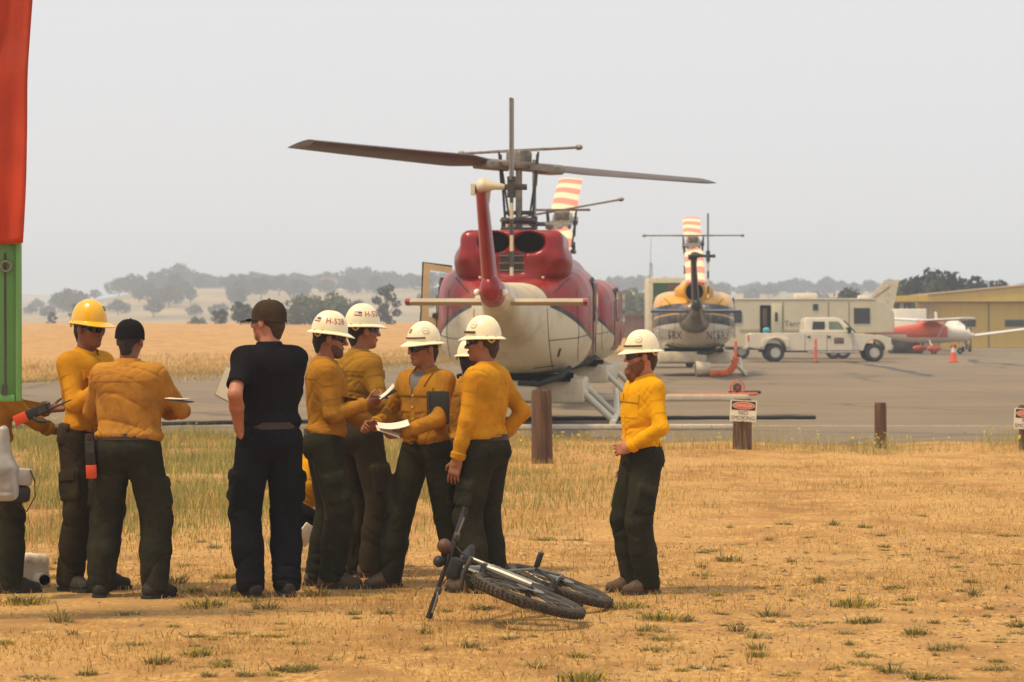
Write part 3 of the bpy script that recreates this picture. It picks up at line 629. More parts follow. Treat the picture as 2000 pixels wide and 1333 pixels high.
        MB().disc((0, -2.957, 2.70), .28, (0, 1, 0), .02).build("exhaust_opening", M_hole, cw)  # the flat black disc stands in for the shade inside the pipe
    # side windows and doors
    for sx in (-1, 1):
        w = MB().prism(rrect(.62, .62, .12), axes((0, 1, 0), (0, 0, 1), (1, 0, 0), (sx * 1.29, -.55, 2.15)), -.03, .03).build("window", M_glass, H)
        fr = MB()
        po = rrect(.72, .72, .15)
        fr.tube([Vector((sx * (1.315 - .07 * max(0, v_)), -.55 + u_, 2.15 + v_)) for u_, v_ in po + po[:1]], .025, 6).build("window_frame", M_black, w)
        MB().prism(rrect(.9, .75, .14), axes((0, 1, 0), (0, 0, 1), (1, 0, 0), (sx * 1.30, .9, 2.1)), -.03, .04).build("window", M_glass, H)
        for yy in (-1.32, .28): MB().box((sx * 1.322, yy, 1.72), (.02, .025, 1.0)).build("door_seam", M_dark, H)
    ws = MB()
    for sx in (-1, 1): ws.prism([(-.5, -.3), (.5, -.25), (.42, .35), (-.42, .4)], axes((1, 0, 0), (0, -.6, .8), (0, .8, .6), (sx * .55, 2.95, 1.95)), -.02, .03)
    ws.build("windshield", M_glass, H)
    # tail fin, gearbox, tail rotor
    fin = []
    for t in np.linspace(0, 1, 7):
        cy = -7.55 - .75 * t; ch = .55 - .20 * t; th = .125 - .035 * t; zz = 2.28 + 1.32 * t; xx = -.02 - .08 * t
        fin.append([(xx + th * math.sin(a_) * (1 if math.cos(a_) < 0 else .9), cy + ch * math.cos(a_), zz) for a_ in (2 * math.pi * j / 16 for j in range(16))])
    MB().loft(fin).build("tail_fin", scheme["fin"], H)
    cap = MB().ball((0, -7.95, 2.26), (.155, .24, .215), 20, 12).build("tail_cone", scheme["fin"], H)
    for sx in (-1, 1): MB().ball((sx * .2, -7.9, 2.20), (.05, .05, .05)).build("tail_lamp", M_lamp, cap)
    hz = 3.72; gx = -.09
    gb = MB().ball((gx, -8.3, hz), (.105, .15, .115), 16, 10); gb.tube([(gx + .05, -8.35, hz + .01), (gx + .17 * tail_side, -8.38, hz), (gx + .34 * tail_side, -8.4, hz - .02)], [.10, .06, .035], 12); gb.box((gx - .14, -8.3, hz - .05), (.06, .14, .16)); gb.tube([(gx, -8.2, hz - .25), (gx, -8.25, hz)], [.09, .12], 10)
    gb.build("tail_gearbox", scheme.get("gear", M_cream), H)
    tx = gx + .42 * tail_side
    TRr = MB().box((0, 0, 0), (.12, .13, .3)).tube([(-.1, 0, 0), (.22, 0, 0)], .045, 10).box((.16, 0, 0), (.05, .34, .05)).build("tail_rotor", M_dark, H)
    TRr.location = (tx, -8.42, hz - .02); TRr.rotation_euler = (R(tail_tilt), 0, 0)
    for sg in (1, -1):
        rg_ = []
        for t in np.linspace(.1, 1.27, 10): rg_.append([(.028 * math.sin(a_) + .014 * math.cos(a_) * sg, .135 * math.cos(a_), sg * t) for a_ in (2 * math.pi * j / 12 for j in range(12))])
        MB().loft(rg_).build("tail_rotor_blade", M_tstripe if sg < 0 else M_steel, TRr)
    # horizontal stabiliser
    for sx in (-1, 1):
        rr = [[(sx * xx, -6.3 + .34 * math.cos(a_), 2.07 + .055 * math.sin(a_)) for a_ in (2 * math.pi * j / 14 for j in range(14))] for xx in (.16, .8, 1.30)]
        st = MB().loft(rr).build("stabiliser", scheme["stab"], H)
        MB().loft([[(sx * xx, -6.3 + .345 * math.cos(a_), 2.07 + .058 * math.sin(a_)) for a_ in (2 * math.pi * j / 14 for j in range(14))] for xx in (1.302, 1.37)]).build("stabiliser_tip", scheme["tip"], st)
    # skids
    for sx in (-1, 1):
        MB().tube([(sx * 1.66, -2.2, .09), (sx * 1.66, 2.4, .09), (sx * 1.66, 2.9, .14), (sx * 1.64, 3.2, .34), (sx * 1.62, 3.3, .52)], .055, 10).build("skid", M_skid, H)
    for yy in (-1.25, 1.45):
        MB().tube([(-1.66, yy, .1), (-.98, yy, .74), (-.7, yy, .86), (.7, yy, .86), (.98, yy, .74), (1.66, yy, .1)], .06, 10).build("cross_tube", M_skid, H)
    # belly tank
    tk = MB().box((0, -.1, .60), (2.35, 2.9, .40), bev=.05).box((-.35, -1.85, .62), (1.5, .7, .34), bev=.04).build("belly_tank", M_cream, H)
    MB().tube([(.95, -1.9, 1.0), (.8, -2.1, .86), (.45, -2.2, .74), (.1, -2.2, .76)], .05, 8).build("snorkel_hose", M_black, tk)
    MB().box((0, -.9, .83), (1.9, 1.9, .12)).build("tank_mount", M_hole, tk)
    # mast, rotor head, stabiliser bar
    MB().tube([(0, 0, 3.2), (0, 0, hub + .1)], [.062, .055], 14).build("mast", M_steel, H)
    sw = MB().torus((0, 0, 3.52), .26, .05, (0, 0, 1), 24, 8).box((0, 0, 3.36), (.62, .5, .09), bev=.03).box((-.27, 0, 3.45), (.07, .1, .26)).box((.27, 0, 3.45), (.07, .1, .26)).box((0, 0, 3.66), (.5, .09, .07), bev=.02)
    sw.build("swashplate", M_dark, H)
    yk = MB().box((0, 0, 0), (.46, 1.3, .13), bev=.04).box((0, 0, .14), (.34, .34, .24), bev=.04).tube([(0, -1.15, 0), (0, 1.15, 0)], .085, 12).box((0, .78, -.03), (.34, .5, .14), bev=.03).box((0, -.78, -.03), (.34, .5, .14), bev=.03).box((.3, .25, -.03), (.12, .5, .1)).box((-.3, -.25, -.03), (.12, .5, .1))
    RT = yk.build("rotor_head", M_steel, H); RT.location = (0, 0, hub); RT.rotation_euler = (R(teeter), 0, R(az))
    for sg in (1, -1):
        rg_ = []
        for t in np.linspace(.95, rotR, 26):
            u_ = (t - .95) / (rotR - .95); pt = R(pitch0 - 9 * u_); ch = .30 if t > 1.5 else .16 + .14 * (t - .95) / .55; th = .045
            dr = (-.16 if teeter > 5 else .03) * u_ ** 2; ring = []
            for j in range(14):
                a_ = 2 * math.pi * j / 14; cx = ch * math.cos(a_); cz = th * math.sin(a_) * (1 + .5 * math.cos(a_))
                ring.append((sg * -(cx * math.cos(pt) - cz * math.sin(pt)), sg * t, cx * math.sin(pt) + cz * math.cos(pt) + dr))
            rg_.append(ring)
        MB().loft(rg_).build("rotor_blade", bladem or M_blade, RT)
    bz = .27
    MB().tube([(-bar_len, 0, bz + bar_tilt), (bar_len, 0, bz - bar_tilt)], .024, 8).box((0, 0, bz), (1.3, .06, .045)).ball((-bar_len, 0, bz + bar_tilt), (.075, .05, .05)).ball((bar_len, 0, bz - bar_tilt), (.075, .05, .05)).build("stabiliser_bar", M_steel, RT)
    lk = MB()
    for sx in (-1, 1):
        lk.tube([(sx * .24, 0, 3.55), (sx * .32, 0, hub + .2)], .022, 6).tube([(sx * .18, .12, 3.6), (sx * .30, .14, hub - .05)], .018, 6).tube([(sx * .30, -.1, hub - .35), (sx * .34, -.1, hub + .24)], .02, 6)
    lk.build("pitch_link", M_dark, H)
    if doors:                               # pilot door swung open on the left
        ang = R(-8); ux = Vector((-math.cos(ang), math.sin(ang), 0)); Md = axes(ux, (0, 0, 1), ux.cross(Vector((0, 0, 1))), (0, 0, 0))
        fb = MB()
        # frame as bars round the opening plus the lower panel
        fb.prism([(0, 1.05), (.72, 1.05), (.66, 1.86), (.03, 1.86)], Md, -.03, .03)
        fb.prism([(.03, 1.86), (.13, 1.86), (.18, 2.68), (.10, 2.76)], Md, -.03, .03); fb.prism([(.53, 1.86), (.66, 1.86), (.62, 2.84), (.51, 2.72)], Md, -.03, .03); fb.prism([(.18, 2.66), (.51, 2.71), (.62, 2.84), (.10, 2.76)], Md, -.031, .031)
        dr = fb.build("pilot_door", mat("door_cream", (.66, .50, .24), .5, .1, 4), H); dr.location = (-1.24, 2.35, 0)
        MB().prism([(.12, 1.85), (.54, 1.85), (.52, 2.73), (.17, 2.68)], Md, -.006, .006).build("door_window", M_clear, dr)
        eg = MB(); pr_ = [Md @ Vector((u_ * 1.01, v_, 0)) for u_, v_ in [(.72, 1.05), (.66, 1.86), (.625, 2.85), (.10, 2.775)]]
        eg.tube(pr_, .022, 6).build("door_seal", M_black, dr)
        MB().box(Md @ Vector((.3, 1.88, -.06)), (.34, .1, .1), bev=.04).build("armrest", M_black, dr)
    return H
WHITE = (.72, .635, .45); REDC = (.30, .010, .010); NAVY = (.02, .026, .042)
dirt_b = ((.30, .21, .12), 1.7, .49, .45)
sch_red = dict(body=band_mat("red_white_hull", [(-9, WHITE), (-.035, NAVY), (.05, REDC)], .38, .12, dirt=dirt_b), cowl=M_red, fin=M_red, stab=mat("tan_stabiliser", (.44, .35, .22), .5, .15, 4), tip=M_red)
YELC = (.72, .36, .015)
M_yel = mat("yellow_paint", YELC, .3, .1, 3, coat=.3, dirt=((.3, .15, .02), 2, .6, .4)); M_navy = mat("navy_paint", NAVY, .3, .2, 4, coat=.3)
sch_yel = dict(body=band_mat("yellow_navy_hull", [(-9, (.66, .62, .52)), (0, NAVY), (.27, (.62, .33, .02)), (.33, NAVY), (.62, YELC), (2.0, (.035, .025, .02))], dirt=dirt_b), cowl=M_yel, fin=mat("black_paint", (.02, .018, .016), .4, .2, 4), stab=M_navy, tip=M_navy, flat=1, gear=M_dark)
YAW = R(-3.1)
heli1 = helicopter((.12, 48.0, .006), YAW, "red and white helicopter with twin exhausts, tail towards the wooden posts", sch_red, True, az=-38, teeter=-1.0, hub=4.47, doors=True, rotR=5.3)
heli2 = helicopter((1.14, 63.2, .006), R(-7.0), "red helicopter with a striped rotor blade, mostly hidden behind another helicopter", sch_red, False, az=4, teeter=12.5, hub=4.05, bladem=M_bstripe, pitch0=8, bar_tilt=-.24)
heli3 = helicopter((5.93, 90.5, .006), R(-3.0), "yellow, navy and white helicopter with single exhaust beside the pickup truck", sch_yel, False, az=0, teeter=11.5, hub=4.30, bladem=M_bstripe, pitch0=6, bar_len=1.6, tail_tilt=-8, rotR=6.1)
M_reg = mat("dark_lettering", (.05, .05, .055), .5, .05, 4)
for sx in (-1, 1):
    V, Fc = text_mesh("N15RX", .36); Mx = axes((1, 0, 0), (0, 0, 1), (0, -1, 0), (sx * .78, -3, 1.30))
    dgm = bpy.context.evaluated_depsgraph_get(); fo = [c for c in heli3.children if c.name.startswith("fuselage")][0]
    bv = BVHTree.FromPolygons([v.co[:] for v in fo.data.vertices], [list(p.vertices) for p in fo.data.polygons]); VV = []
    for v in V:
        p = Mx @ Vector((v[0] * .7, v[1], 0)); hit = bv.ray_cast(p, Vector((0, 1, 0)), 6); VV.append((hit[0] + Vector((0, -.012, 0))) if hit[0] else p)
    mk("registration", VV, Fc, M_reg, fo, False)

# ================================================================== VEHICLES AND BUILDINGS
M_white = mat("white_paint", (.68, .60, .46), .35, .06, 2, coat=.4, dirt=((.35, .28, .19), 2, .58, .4)); M_chrome = mat("chrome", (.6, .57, .5), .2, .1, 5, metal=.9)
M_tglass = mat("tinted_glass", (.02, .022, .022), .08, .1, 3); M_ggl = mat("green_glass", (.18, .23, .15), .1, .1, 3); M_tail = mat("tail_light", (.5, .02, .015), .25, .1, 4)
def wheel(parent, c, r, w, rim_m=None, ax=(0, 1, 0)):
    t = MB().torus(c, r * .74, r * .26, ax, 32, 10, sq=w / 2 / (r * .26)).build("tyre", M_tread, parent)
    rm = MB().disc(c, r * .56, ax, w * .8, 24); a_ = Vector(ax)
    rm.torus(Vector(c) - a_ * w * .38, r * .5, r * .06, ax, 24, 6)
    for k in range(8):
        an = 2 * math.pi * k / 8; e1, e2, _ = frame(ax); rm.disc(Vector(c) - a_ * w * .42 + (e1 * math.cos(an) + e2 * math.sin(an)) * r * .36, r * .07, ax, .02, 8)
    rm.disc(Vector(c) - a_ * w * .45, r * .18, ax, .06, 16); rm.build("rim", rim_m or M_chrome, t); return t
def sidebody(parent, name, prof, w, m, bev=.05, y0=0.0, taper=None):
    bm = bmesh.new(); fs = bm.faces.new([bm.verts.new((x, y0 - w / 2, z)) for x, z in prof])
    r_ = bmesh.ops.extrude_face_region(bm, geom=[fs]); 
    for v in r_["geom"]:
        if isinstance(v, bmesh.types.BMVert): v.co.y += w
    bmesh.ops.recalc_face_normals(bm, faces=bm.faces[:])
    if taper:
        for v in bm.verts:
            if v.co.z > taper[0]: v.co.y = y0 + (v.co.y - y0) * (1 - (1 - taper[1]) * min(1, (v.co.z - taper[0]) / taper[2]))
    if bev: bmesh.ops.bevel(bm, geom=[e for e in bm.edges], offset=bev, segments=3, affect='EDGES', clamp_overlap=True)
    me = bpy.data.meshes.new(name); bm.to_mesh(me); bm.free(); me.polygons.foreach_set("use_smooth", np.ones(len(me.polygons), bool)); me.set_sharp_from_angle(angle=R(40)); me.materials.append(m)
    o = bpy.data.objects.new(name, me); col.objects.link(o); o.parent = parent; return o
# pickup truck, seen from its side; local x forward (right), near side at -y
d = 120.0; tr = empty("pickup_truck", ((1600 - 1000) / F * d, d, .006), 0, "white crew cab pickup truck with dual rear wheels parked before the trailer", "truck")
def arch(cx, cz, r, a0=180, a1=0, n=9): return [(cx + r * math.cos(R(a0 + (a1 - a0) * i / n)), cz + r * math.sin(R(a0 + (a1 - a0) * i / n))) for i in range(n + 1)]
low = [(-3.12, .62), (-3.15, 1.20), (-2.9, 1.24), (-.88, 1.24), (-.72, 1.24), (1.50, 1.22), (2.55, 1.16), (2.92, 1.05), (3.0, .9), (3.02, .52), (2.75, .5)] + arch(2.28, .5, .47, 0, 180) + [(1.7, .48), (-1.5, .48)] + arch(-2.0, .52, .47, 0, 180) + [(-2.6, .55)]
sidebody(tr, "body", low, 1.96, M_white, .035)
sidebody(tr, "cab", [(-.78, 1.22), (-.74, 1.80), (-.62, 1.92), (.62, 1.93), (.86, 1.86), (1.45, 1.22)], 1.84, M_white, .05, taper=(1.22, .84, .7))
for sx, nm in ((-1, "rear"),): 
    for yy in (-1, 1): sidebody(tr, "fender", [(-2.6, .86), (-2.5, 1.0), (-2.3, 1.05), (-1.72, 1.05), (-1.45, .98), (-1.36, .62)] + arch(-2.0, .52, .49, 12, 168) + [(-2.66, .62)], .22, M_white, .03, y0=yy * 1.03)
def side_pane(parent, name, pts, yv, m, th=.02): return MB().prism(pts, axes((1, 0, 0), (0, 0, 1), (0, -1, 0)), yv - th, yv + th).build(name, m, parent)
yv = .865
side_pane(tr, "rear_window", [(-.42, 1.30), (.14, 1.30), (.14, 1.74), (-.36, 1.74)], yv, M_tglass); side_pane(tr, "front_window", [(.32, 1.29), (1.05, 1.29), (.86, 1.60), (.72, 1.74), (.32, 1.74)], yv, M_ggl)
side_pane(tr, "quarter_window", [(1.06, 1.29), (1.30, 1.29), (1.06, 1.52)], yv, M_tglass)
side_pane(tr, "windshield", [(.98, 1.76), (1.46, 1.27), (1.50, 1.29), (1.02, 1.79)], .0, M_tglass, .7)
MB().box((1.18, -1.08, 1.37), (.16, .22, .26), bev=.04).build("side_mirror", M_black, tr)
for x_ in (-.55, .32): MB().box((x_, -.99, 1.08), (.14, .04, .09), bev=.01).build("door_handle", M_black, tr)
for x_ in (-.72, .22, 1.35): MB().box((x_, -.982, .86), (.016, .012, .72)).build("door_seam", M_dark, tr)
MB().box((.74, -.985, .92), (.42, .02, .26), bev=.008).build("door_emblem", mat("emblem", (.14, .08, .05), .5, .6, 14), tr)
MB().box((-3.14, -.93, 1.03), (.08, .1, .26), bev=.02).build("tail_light", M_tail, tr); MB().box((3.0, 0, .62), (.16, 1.9, .24), bev=.05).build("front_bumper", M_chrome, tr)
MB().box((2.99, 0, .93), (.06, 1.3, .26), bev=.02).build("grille", M_dark, tr); MB().box((2.93, -.82, .94), (.12, .26, .2), bev=.04).build("headlight", M_lamp, tr)
MB().box((-3.2, 0, .6), (.12, 1.8, .18), bev=.04).build("rear_bumper", M_chrome, tr); MB().tube([(-.6, -1.0, .42), (1.6, -1.0, .42)], .045, 8).build("running_board", M_chrome, tr)
MB().box((0, 0, .5), (5.2, 1.2, .18)).build("chassis", M_black, tr)
for cx, yy in ((2.28, -.86), (2.28, .86), (-2.0, -.98), (-2.0, .98), (-2.0, -.66), (-2.0, .66)): wheel(tr, (cx, yy, .40), .40, .24, None, (0, 1, 0) if yy < 0 else (0, -1, 0))
# travel trailer behind it
d = 128.0; rv = empty("travel_trailer", ((1580 - 1000) / F * d, d + 1.25, .006), 0, "long beige travel trailer with open side door behind the pickup truck", "trailer")
M_rv = mat("trailer_siding", (.60, .53, .37), .6, .06, 1.5, dirt=((.35, .28, .18), 1.2, .58, .35))
sidebody(rv, "shell", [(-4.0, .55), (-4.0, 2.68), (-3.9, 2.76), (3.0, 2.74), (3.55, 2.66), (3.95, 2.15), (3.95, 1.22), (2.1, 1.18), (2.0, .55)], 2.5, M_rv, .04)
MB().box((-.4, 0, 2.775), (7.0, 2.56, .06), bev=.02).build("roof_trim", mat("trailer_roof", (.70, .62, .46), .6, .08, 2), rv)
MB().box((-.05, -.2, 2.93), (1.05, .8, .26), bev=.08).build("air_conditioner", M_white, rv); MB().box((2.65, -.1, 2.86), (.5, .5, .2), bev=.06).build("roof_vent", M_white, rv)
dz = -1.262
MB().prism(rrect(.62, .52, .06), axes((1, 0, 0), (0, 0, 1), (0, -1, 0), (-3.42, dz, 1.94)), -.02, .03).build("window", M_tglass, rv)
MB().box((-2.02, dz, 1.68), (.50, .03, 1.62)).build("doorway", M_hole, rv);  # near-black slab on the closed shell, painting in the shaded interior
dro = MB().box((-1.50, dz - .03, 1.72), (.48, .05, 1.66), bev=.015).build("open_door", M_rv, rv); MB().box((-1.52, dz - .065, 1.95), (.13, .02, .42)).build("door_window", M_tglass, dro)
MB().box((-2.05, dz - .02, 1.95), (.2, .02, .8)).build("interior_panel", mat("red_brown", (.10, .045, .035), .7, .3, 4), rv)
MB().box((.30, dz, 2.40), (.24, .03, .28)).build("small_window", M_tglass, rv); MB().box((2.45, dz, 2.0), (.74, .03, .72)).build("front_window", M_tglass, rv)
for x_ in (-1.2, .9, 1.85): MB().box((x_, dz, 1.7), (.02, .015, 1.9)).build("panel_seam", M_dark, rv)
tfs = flat_text("lettering", "Terry", .36, axes((1, 0, 0), (0, 0, 1), (0, -1, 0), (-.72, dz - .014, 1.63)), M_reg, rv)
MB().box((-1.6, dz - .006, 1.32), (3.2, .012, .10)).build("side_stripe", mat("tan_stripe", (.46, .33, .18), .6, .1, 4), rv)
for x_ in (-3.1, 1.15, 1.6): wheel(rv, (x_, -1.1, .36), .36, .22)
MB().box((-.5, 0, .5), (6.5, 2.0, .14)).build("chassis", M_black, rv); MB().tube([(3.2, 0, 1.2), (3.2, 0, .02)], .06, 8).build("landing_leg", M_dark, rv)
MB().ball((-2.02, dz - .5, 1.32), (.17, .12, .16)).tube([(-2.02, dz - .5, .02), (-2.02, dz - .5, 1.2)], [.12, .1], 8).build("blue_bag", mat("cyan_bag", (.05, .42, .5), .5, .1, 5), None)
o = bpy.data.objects["blue_bag"]; o.location = rv.location; tag(o, "bright blue sack standing by the open trailer door", "bag")
# yellow hangar
d = 181.0; hg = empty("hangar", (P(1880, 680, d).x, d, .006), 0, "long mustard yellow metal hangar with low gable and dark door windows", "hangar")
M_hy = mat("mustard_siding", (.62, .42, .085), .6, .06, 1.0, .35, 1.0, stretch=(14, 14, .15)); M_hr = mat("hangar_roof", (.44, .29, .15), .7, .1, 1)
X0, X1 = -1.9, 12.0
MB().box(((X0 + X1) / 2, 4, 1.5), (X1 - X0, 8, 3.0)).build("wall", M_hy, hg, False)
rf = MB().prism([(-4.5, 3.02), (16, 3.02), (16, 4.75), (12, 4.75), (-1.8, 3.46), (-4.5, 3.40)], axes((1, 0, 0), (0, 0, 1), (0, -1, 0)), -7.5, .7).build("gable", M_hy, hg, False)
MB().prism([(-2.4, 3.43), (12, 4.77), (12, 4.86), (-2.4, 3.52)], axes((1, 0, 0), (0, 0, 1), (0, -1, 0)), -7.6, .8).build("roof", M_hr, rf, False)
for i in range(4):
    x_ = .1 + i * 3.2; dp = MB().box((x_ + .0, -.05, 1.46), (3.12, .08, 2.9)).build("door_panel", M_hy, hg, False)
    MB().box((x_ + .1, -.11, 1.60), (1.28, .05, .44)).build("door_window", M_tglass, dp, False); MB().box((x_ + 1.60, -.09, 1.46), (.07, .1, 2.9)).build("door_post", mat("brown_trim", (.22, .15, .07), .7, .1, 2), dp, False)
for x_ in (-4.0, -2.6, -2.1): MB().box((x_, -.1, 1.5), (.22, .22, 3.0)).build("column", mat("tan_column", (.46, .36, .2), .7, .1, 2), hg, False)
# things between trailer and hangar
d = 160.0; o = empty("box_trailer", (P(1770, 650, d).x, d, .006), 0, "plain cream box trailer parked between travel trailer and hangar", "trailer")
MB().box((0, 0, 1.75), (1.75, 4, 1.4), bev=.05).build("box", mat("cream_box", (.72, .66, .55), .6, .05, 2), o); MB().box((0, 0, .95), (1.7, 3.9, .2)).build("frame", M_black, o)
for yy in (-1, 1):
    for xx in (-.75, .75): wheel(o, (xx, yy, .4), .4, .22, None, (-1, 0, 0))
d = 150.0; o = empty("covered_load", (P(1768, 650, d).x, d, .006), 0, "dark tarpaulin mound between the pickup nose and red airplane", "tarpaulin")
s = SDF((-1.2, -1, -.1), (1.2, 1, 1.8), .06); s.ell((0, 0, .5), (.95, .8, .75), .1); s.box((0, 0, .5), (.85, .7, .5), .1, .2); s.plane((0, 0, 0), (0, 0, -1)); V, Fq = s.mesh(); V = V + vnormals(V, Fq) * vnoise(V * 3, 3)[:, None] * .05
mk("tarpaulin_cover", V, Fq, mat("dark_tarp", (.07, .055, .045), .8, .3, 3), o); MB().torus((0, 0, .34), .86, .02, (0, 0, 1), 24, 6).build("tie_rope", M_dark, o)
# light aeroplanes
def aeroplane(loc, rz, label, low, mats, letters=None):
    A = empty("light_airplane", loc, rz, label, "airplane", "parked light airplanes"); body, trim, wing = mats
    K = [(-3.6, 1.15, .10, .16, 2), (-2.4, 1.12, .22, .26, 2.2), (-1.2, 1.10, .42, .44, 2.4), (-.3, 1.12, .52, .54, 2.6), (.7, 1.10, .52, .52, 2.6), (1.2, 1.02, .48, .40, 2.5), (2.0, 1.0, .40, .34, 2.4), (2.4, .99, .26, .24, 2)]
    b = MB().loft([[(p[1], p[0], p[2]) for p in r_] for r_ in interp_rings(K, .1)]); Vn = np.array(b.v)
    fu = b.build("fuselage", body, A, band=np.where((Vn[:, 0] > .95) & (Vn[:, 2] > .9), -1.0, np.where(Vn[:, 0] < -1.3, (Vn[:, 2] - 1.12) * 1.2 - .05, Vn[:, 2] - 1.02)))
    MB().ball((.1, 0, 1.5), (.85, .46, .3), 16, 10).build("canopy", trim, fu)
    zw = .82 if low else 1.78
    for s_ in (-1, 1):
        rr = []
        for t in np.linspace(0, 1, 8): rr.append([(.1 + (.7 - .2 * t) * math.cos(a_), s_ * (.3 + 4.6 * t), zw + t * (.55 if low else .1) + .075 * math.sin(a_)) for a_ in (2 * math.pi * j / 14 for j in range(14))])
        rr.append([(.0 + .3 * math.cos(a_), s_ * 5.15, zw + (.85 if low else .12) + .03 * math.sin(a_)) for a_ in (2 * math.pi * j / 14 for j in range(14))])
        MB().loft(rr).build("wing", wing, A)
        MB().loft([[(-3.3 + .3 * math.cos(a_), s_ * yy, 1.2 + .035 * math.sin(a_)) for a_ in (2 * math.pi * j / 10 for j in range(10))] for yy in (.08, 1.3)]).build("tailplane", wing, A)
        if not low: MB().tube([(.3, s_ * .5, .75), (.2, s_ * 2.0, zw + .02)], .035, 6).build("wing_strut", wing, A)
        MB().tube([(-.1, s_ * .45, .75), (-.1, s_ * .95, .28)], .04, 6).build("gear_leg", wing, A); g_ = MB().ball((-.05, s_ * .98, .3), (.42, .11, .17)).build("wheel_pant", trim, A); MB().torus((-.05, s_ * .98, .15), .12, .06, (0, 1, 0), 16, 6).build("wheel", M_tread, g_)
    MB().loft([[(xx - (0 if z_ > 1.5 else 0) + c_ * math.cos(a_), .04 * math.sin(a_), z_) for a_ in (2 * math.pi * j / 10 for j in range(10))] for z_, xx, c_ in ((1.2, -3.1, .55), (1.7, -3.35, .38), (2.3, -3.55, .25))]).build("tail_fin", trim, A)
    MB().tube([(1.8, 0, .7), (1.85, 0, .25)], .04, 6).build("nose_leg", wing, A); MB().torus((1.85, 0, .17), .11, .06, (0, 1, 0), 16, 6).build("nose_wheel", M_tread, A)
    pp = MB().ball((2.5, 0, .99), (.2, .13, .13)).build("spinner", wing, A); MB().box((2.46, 0, .99), (.03, .1, 1.7), bev=.012).build("propeller", M_dark, pp)
    return A
M_wp = mat("white_plane", (.72, .66, .58), .3, .05, 2, coat=.3); M_rp = mat("red_orange_plane", (.62, .085, .02), .35, .15, 1.5, coat=.3)
pb = band_mat("red_white_plane", [(-9, (.68, .60, .50)), (-.14, (.5, .08, .04)), (.03, (.62, .085, .02))], dirt=((.3, .2, .12), 2, .6, .3))
d = 147.0; aeroplane((P(1812, 690, d).x, d, .006), R(14), "red and white high wing light airplane with its nose towards the hangar", False, (pb, M_rp, M_wp))
d = 158.0; aeroplane((P(1862, 690, d).x, d, .006), R(-82), "white low wing airplane half hidden behind the red airplane", True, (M_wp, M_wp, M_wp))
# big tail fin of another parked aircraft behind the trailer
d = 170.0; tp = aeroplane((P(1722, 690, d).x + 2.6, d, .006), R(4), "cream airplane behind the trailer showing only its tall striped tail fin", True, (M_cream, M_cream, M_cream))
b = MB(); Mf = axes((1, 0, 0), (0, 0, 1), (0, -1, 0)); b.prism([(-4.1, 1.6), (-3.7, 2.75), (-2.45, 4.25), (-1.55, 4.28), (-1.9, 2.7), (-2.0, 1.4)], Mf, -.07, .07).build("tail_fin", M_cream, tp)
MB().prism([(-3.5, 2.85), (-3.2, 3.15), (-2.1, 3.95), (-2.15, 3.75)], Mf, -.08, .08).build("fin_stripe", mat("brown_stripe", (.36, .2, .1), .5, .1, 3), tp)
# cone, delineators, reel, hoses, duct
M_cone = mat("cone_orange", (.75, .10, .02), .5, .1, 5)
d = GD(708); o = empty("traffic_cone", (P(1862, 708, d).x, d, .006), 0, "orange traffic cone with pale collar before the red airplane", "cone")
MB().box((0, 0, .03), (.42, .42, .06), bev=.02).build("base", M_cone, o); MB().tube([(0, 0, .05), (0, 0, .8)], [.16, .035], 16).build("cone_body", M_cone, o); MB().tube([(0, 0, .42), (0, 0, .6)], [.104, .074], 16).build("collar", M_white, o)
for px, y, lb in ((1593, 709, "thin red delineator post in front of the pickup door"), (1437, 716, "thin red delineator post beside the yellow helicopter's skid")):
    d = GD(y); o = empty("delineator_post", (P(px, y, d).x, d, .006), 0, lb, "post", "red delineator posts")
    MB().tube([(0, 0, 0), (0, 0, .05)], [.18, .15], 14).build("base", M_black, o); MB().tube([(0, 0, .05), (0, 0, .98), (0, 0, 1.02)], [.06, .055, .02], 12).build("tube", M_cone, o); MB().tube([(0, 0, .66), (0, 0, .78)], .063, 12).build("band", mat("pale_band", (.62, .25, .15), .5, .1, 5), o)
d = GD(772); o = empty("hose_reel", (P(1440, 772, d).x, d, .006), 0, "red wire hose reel standing on the asphalt behind the signpost", "hose reel"); o.scale = (.68, .68, .68)
for yy in (-.12, .12):
    w_ = MB().torus((0, yy, .26), .25, .014, (0, 1, 0), 28, 6)
    for k in range(6): w_.tube([(0, yy, .26), (.25 * math.cos(k * math.pi / 3), yy, .26 + .25 * math.sin(k * math.pi / 3))], .009, 5)
    w_.build("reel_rim", M_cone, o)
MB().tube([(0, -.12, .26), (0, .12, .26)], .1, 14).torus((0, 0, .26), .12, .045, (0, 1, 0), 20, 6).build("hose_coil", M_dark, o); MB().tube([(-.22, -.16, .016), (.26, -.16, .016)], .016, 6).tube([(-.22, .16, .016), (.26, .16, .016)], .016, 6).build("stand", M_cone, o)
def ground_hose(name, pts, r, m, lab, cat="hose"):
    rr = []
    for (x0, y0), (x1, y1) in zip(pts, pts[1:]):
        for t in np.linspace(0, 1, 12, endpoint=False): rr.append((x0 + (x1 - x0) * t, y0 + (y1 - y0) * t))
    q = [Vector(((x - 1000) / F * GD(y), GD(y) + .02 * math.sin(i * 1.1), .008 + r + .004 * math.sin(i * 2.3))) for i, (x, y) in enumerate(rr)]
    return tag(MB().tube(q, r, 8).build(name, m), lab, cat)
ground_hose("hose", [(-60, 841), (200, 836), (460, 830), (800, 826), (1030, 823), (1300, 821), (1620, 820)], .035, M_black, "long black hose lying across the whole apron")
ground_hose("orange_line", [(1150, 778), (1320, 776), (1440, 774), (1482, 773)], .035, M_orange, "orange hose lying on the asphalt beside the red reel")
ground_hose("black_lead", [(1425, 771), (1490, 770)], .04, M_black, "short black lead beside the red hose reel")
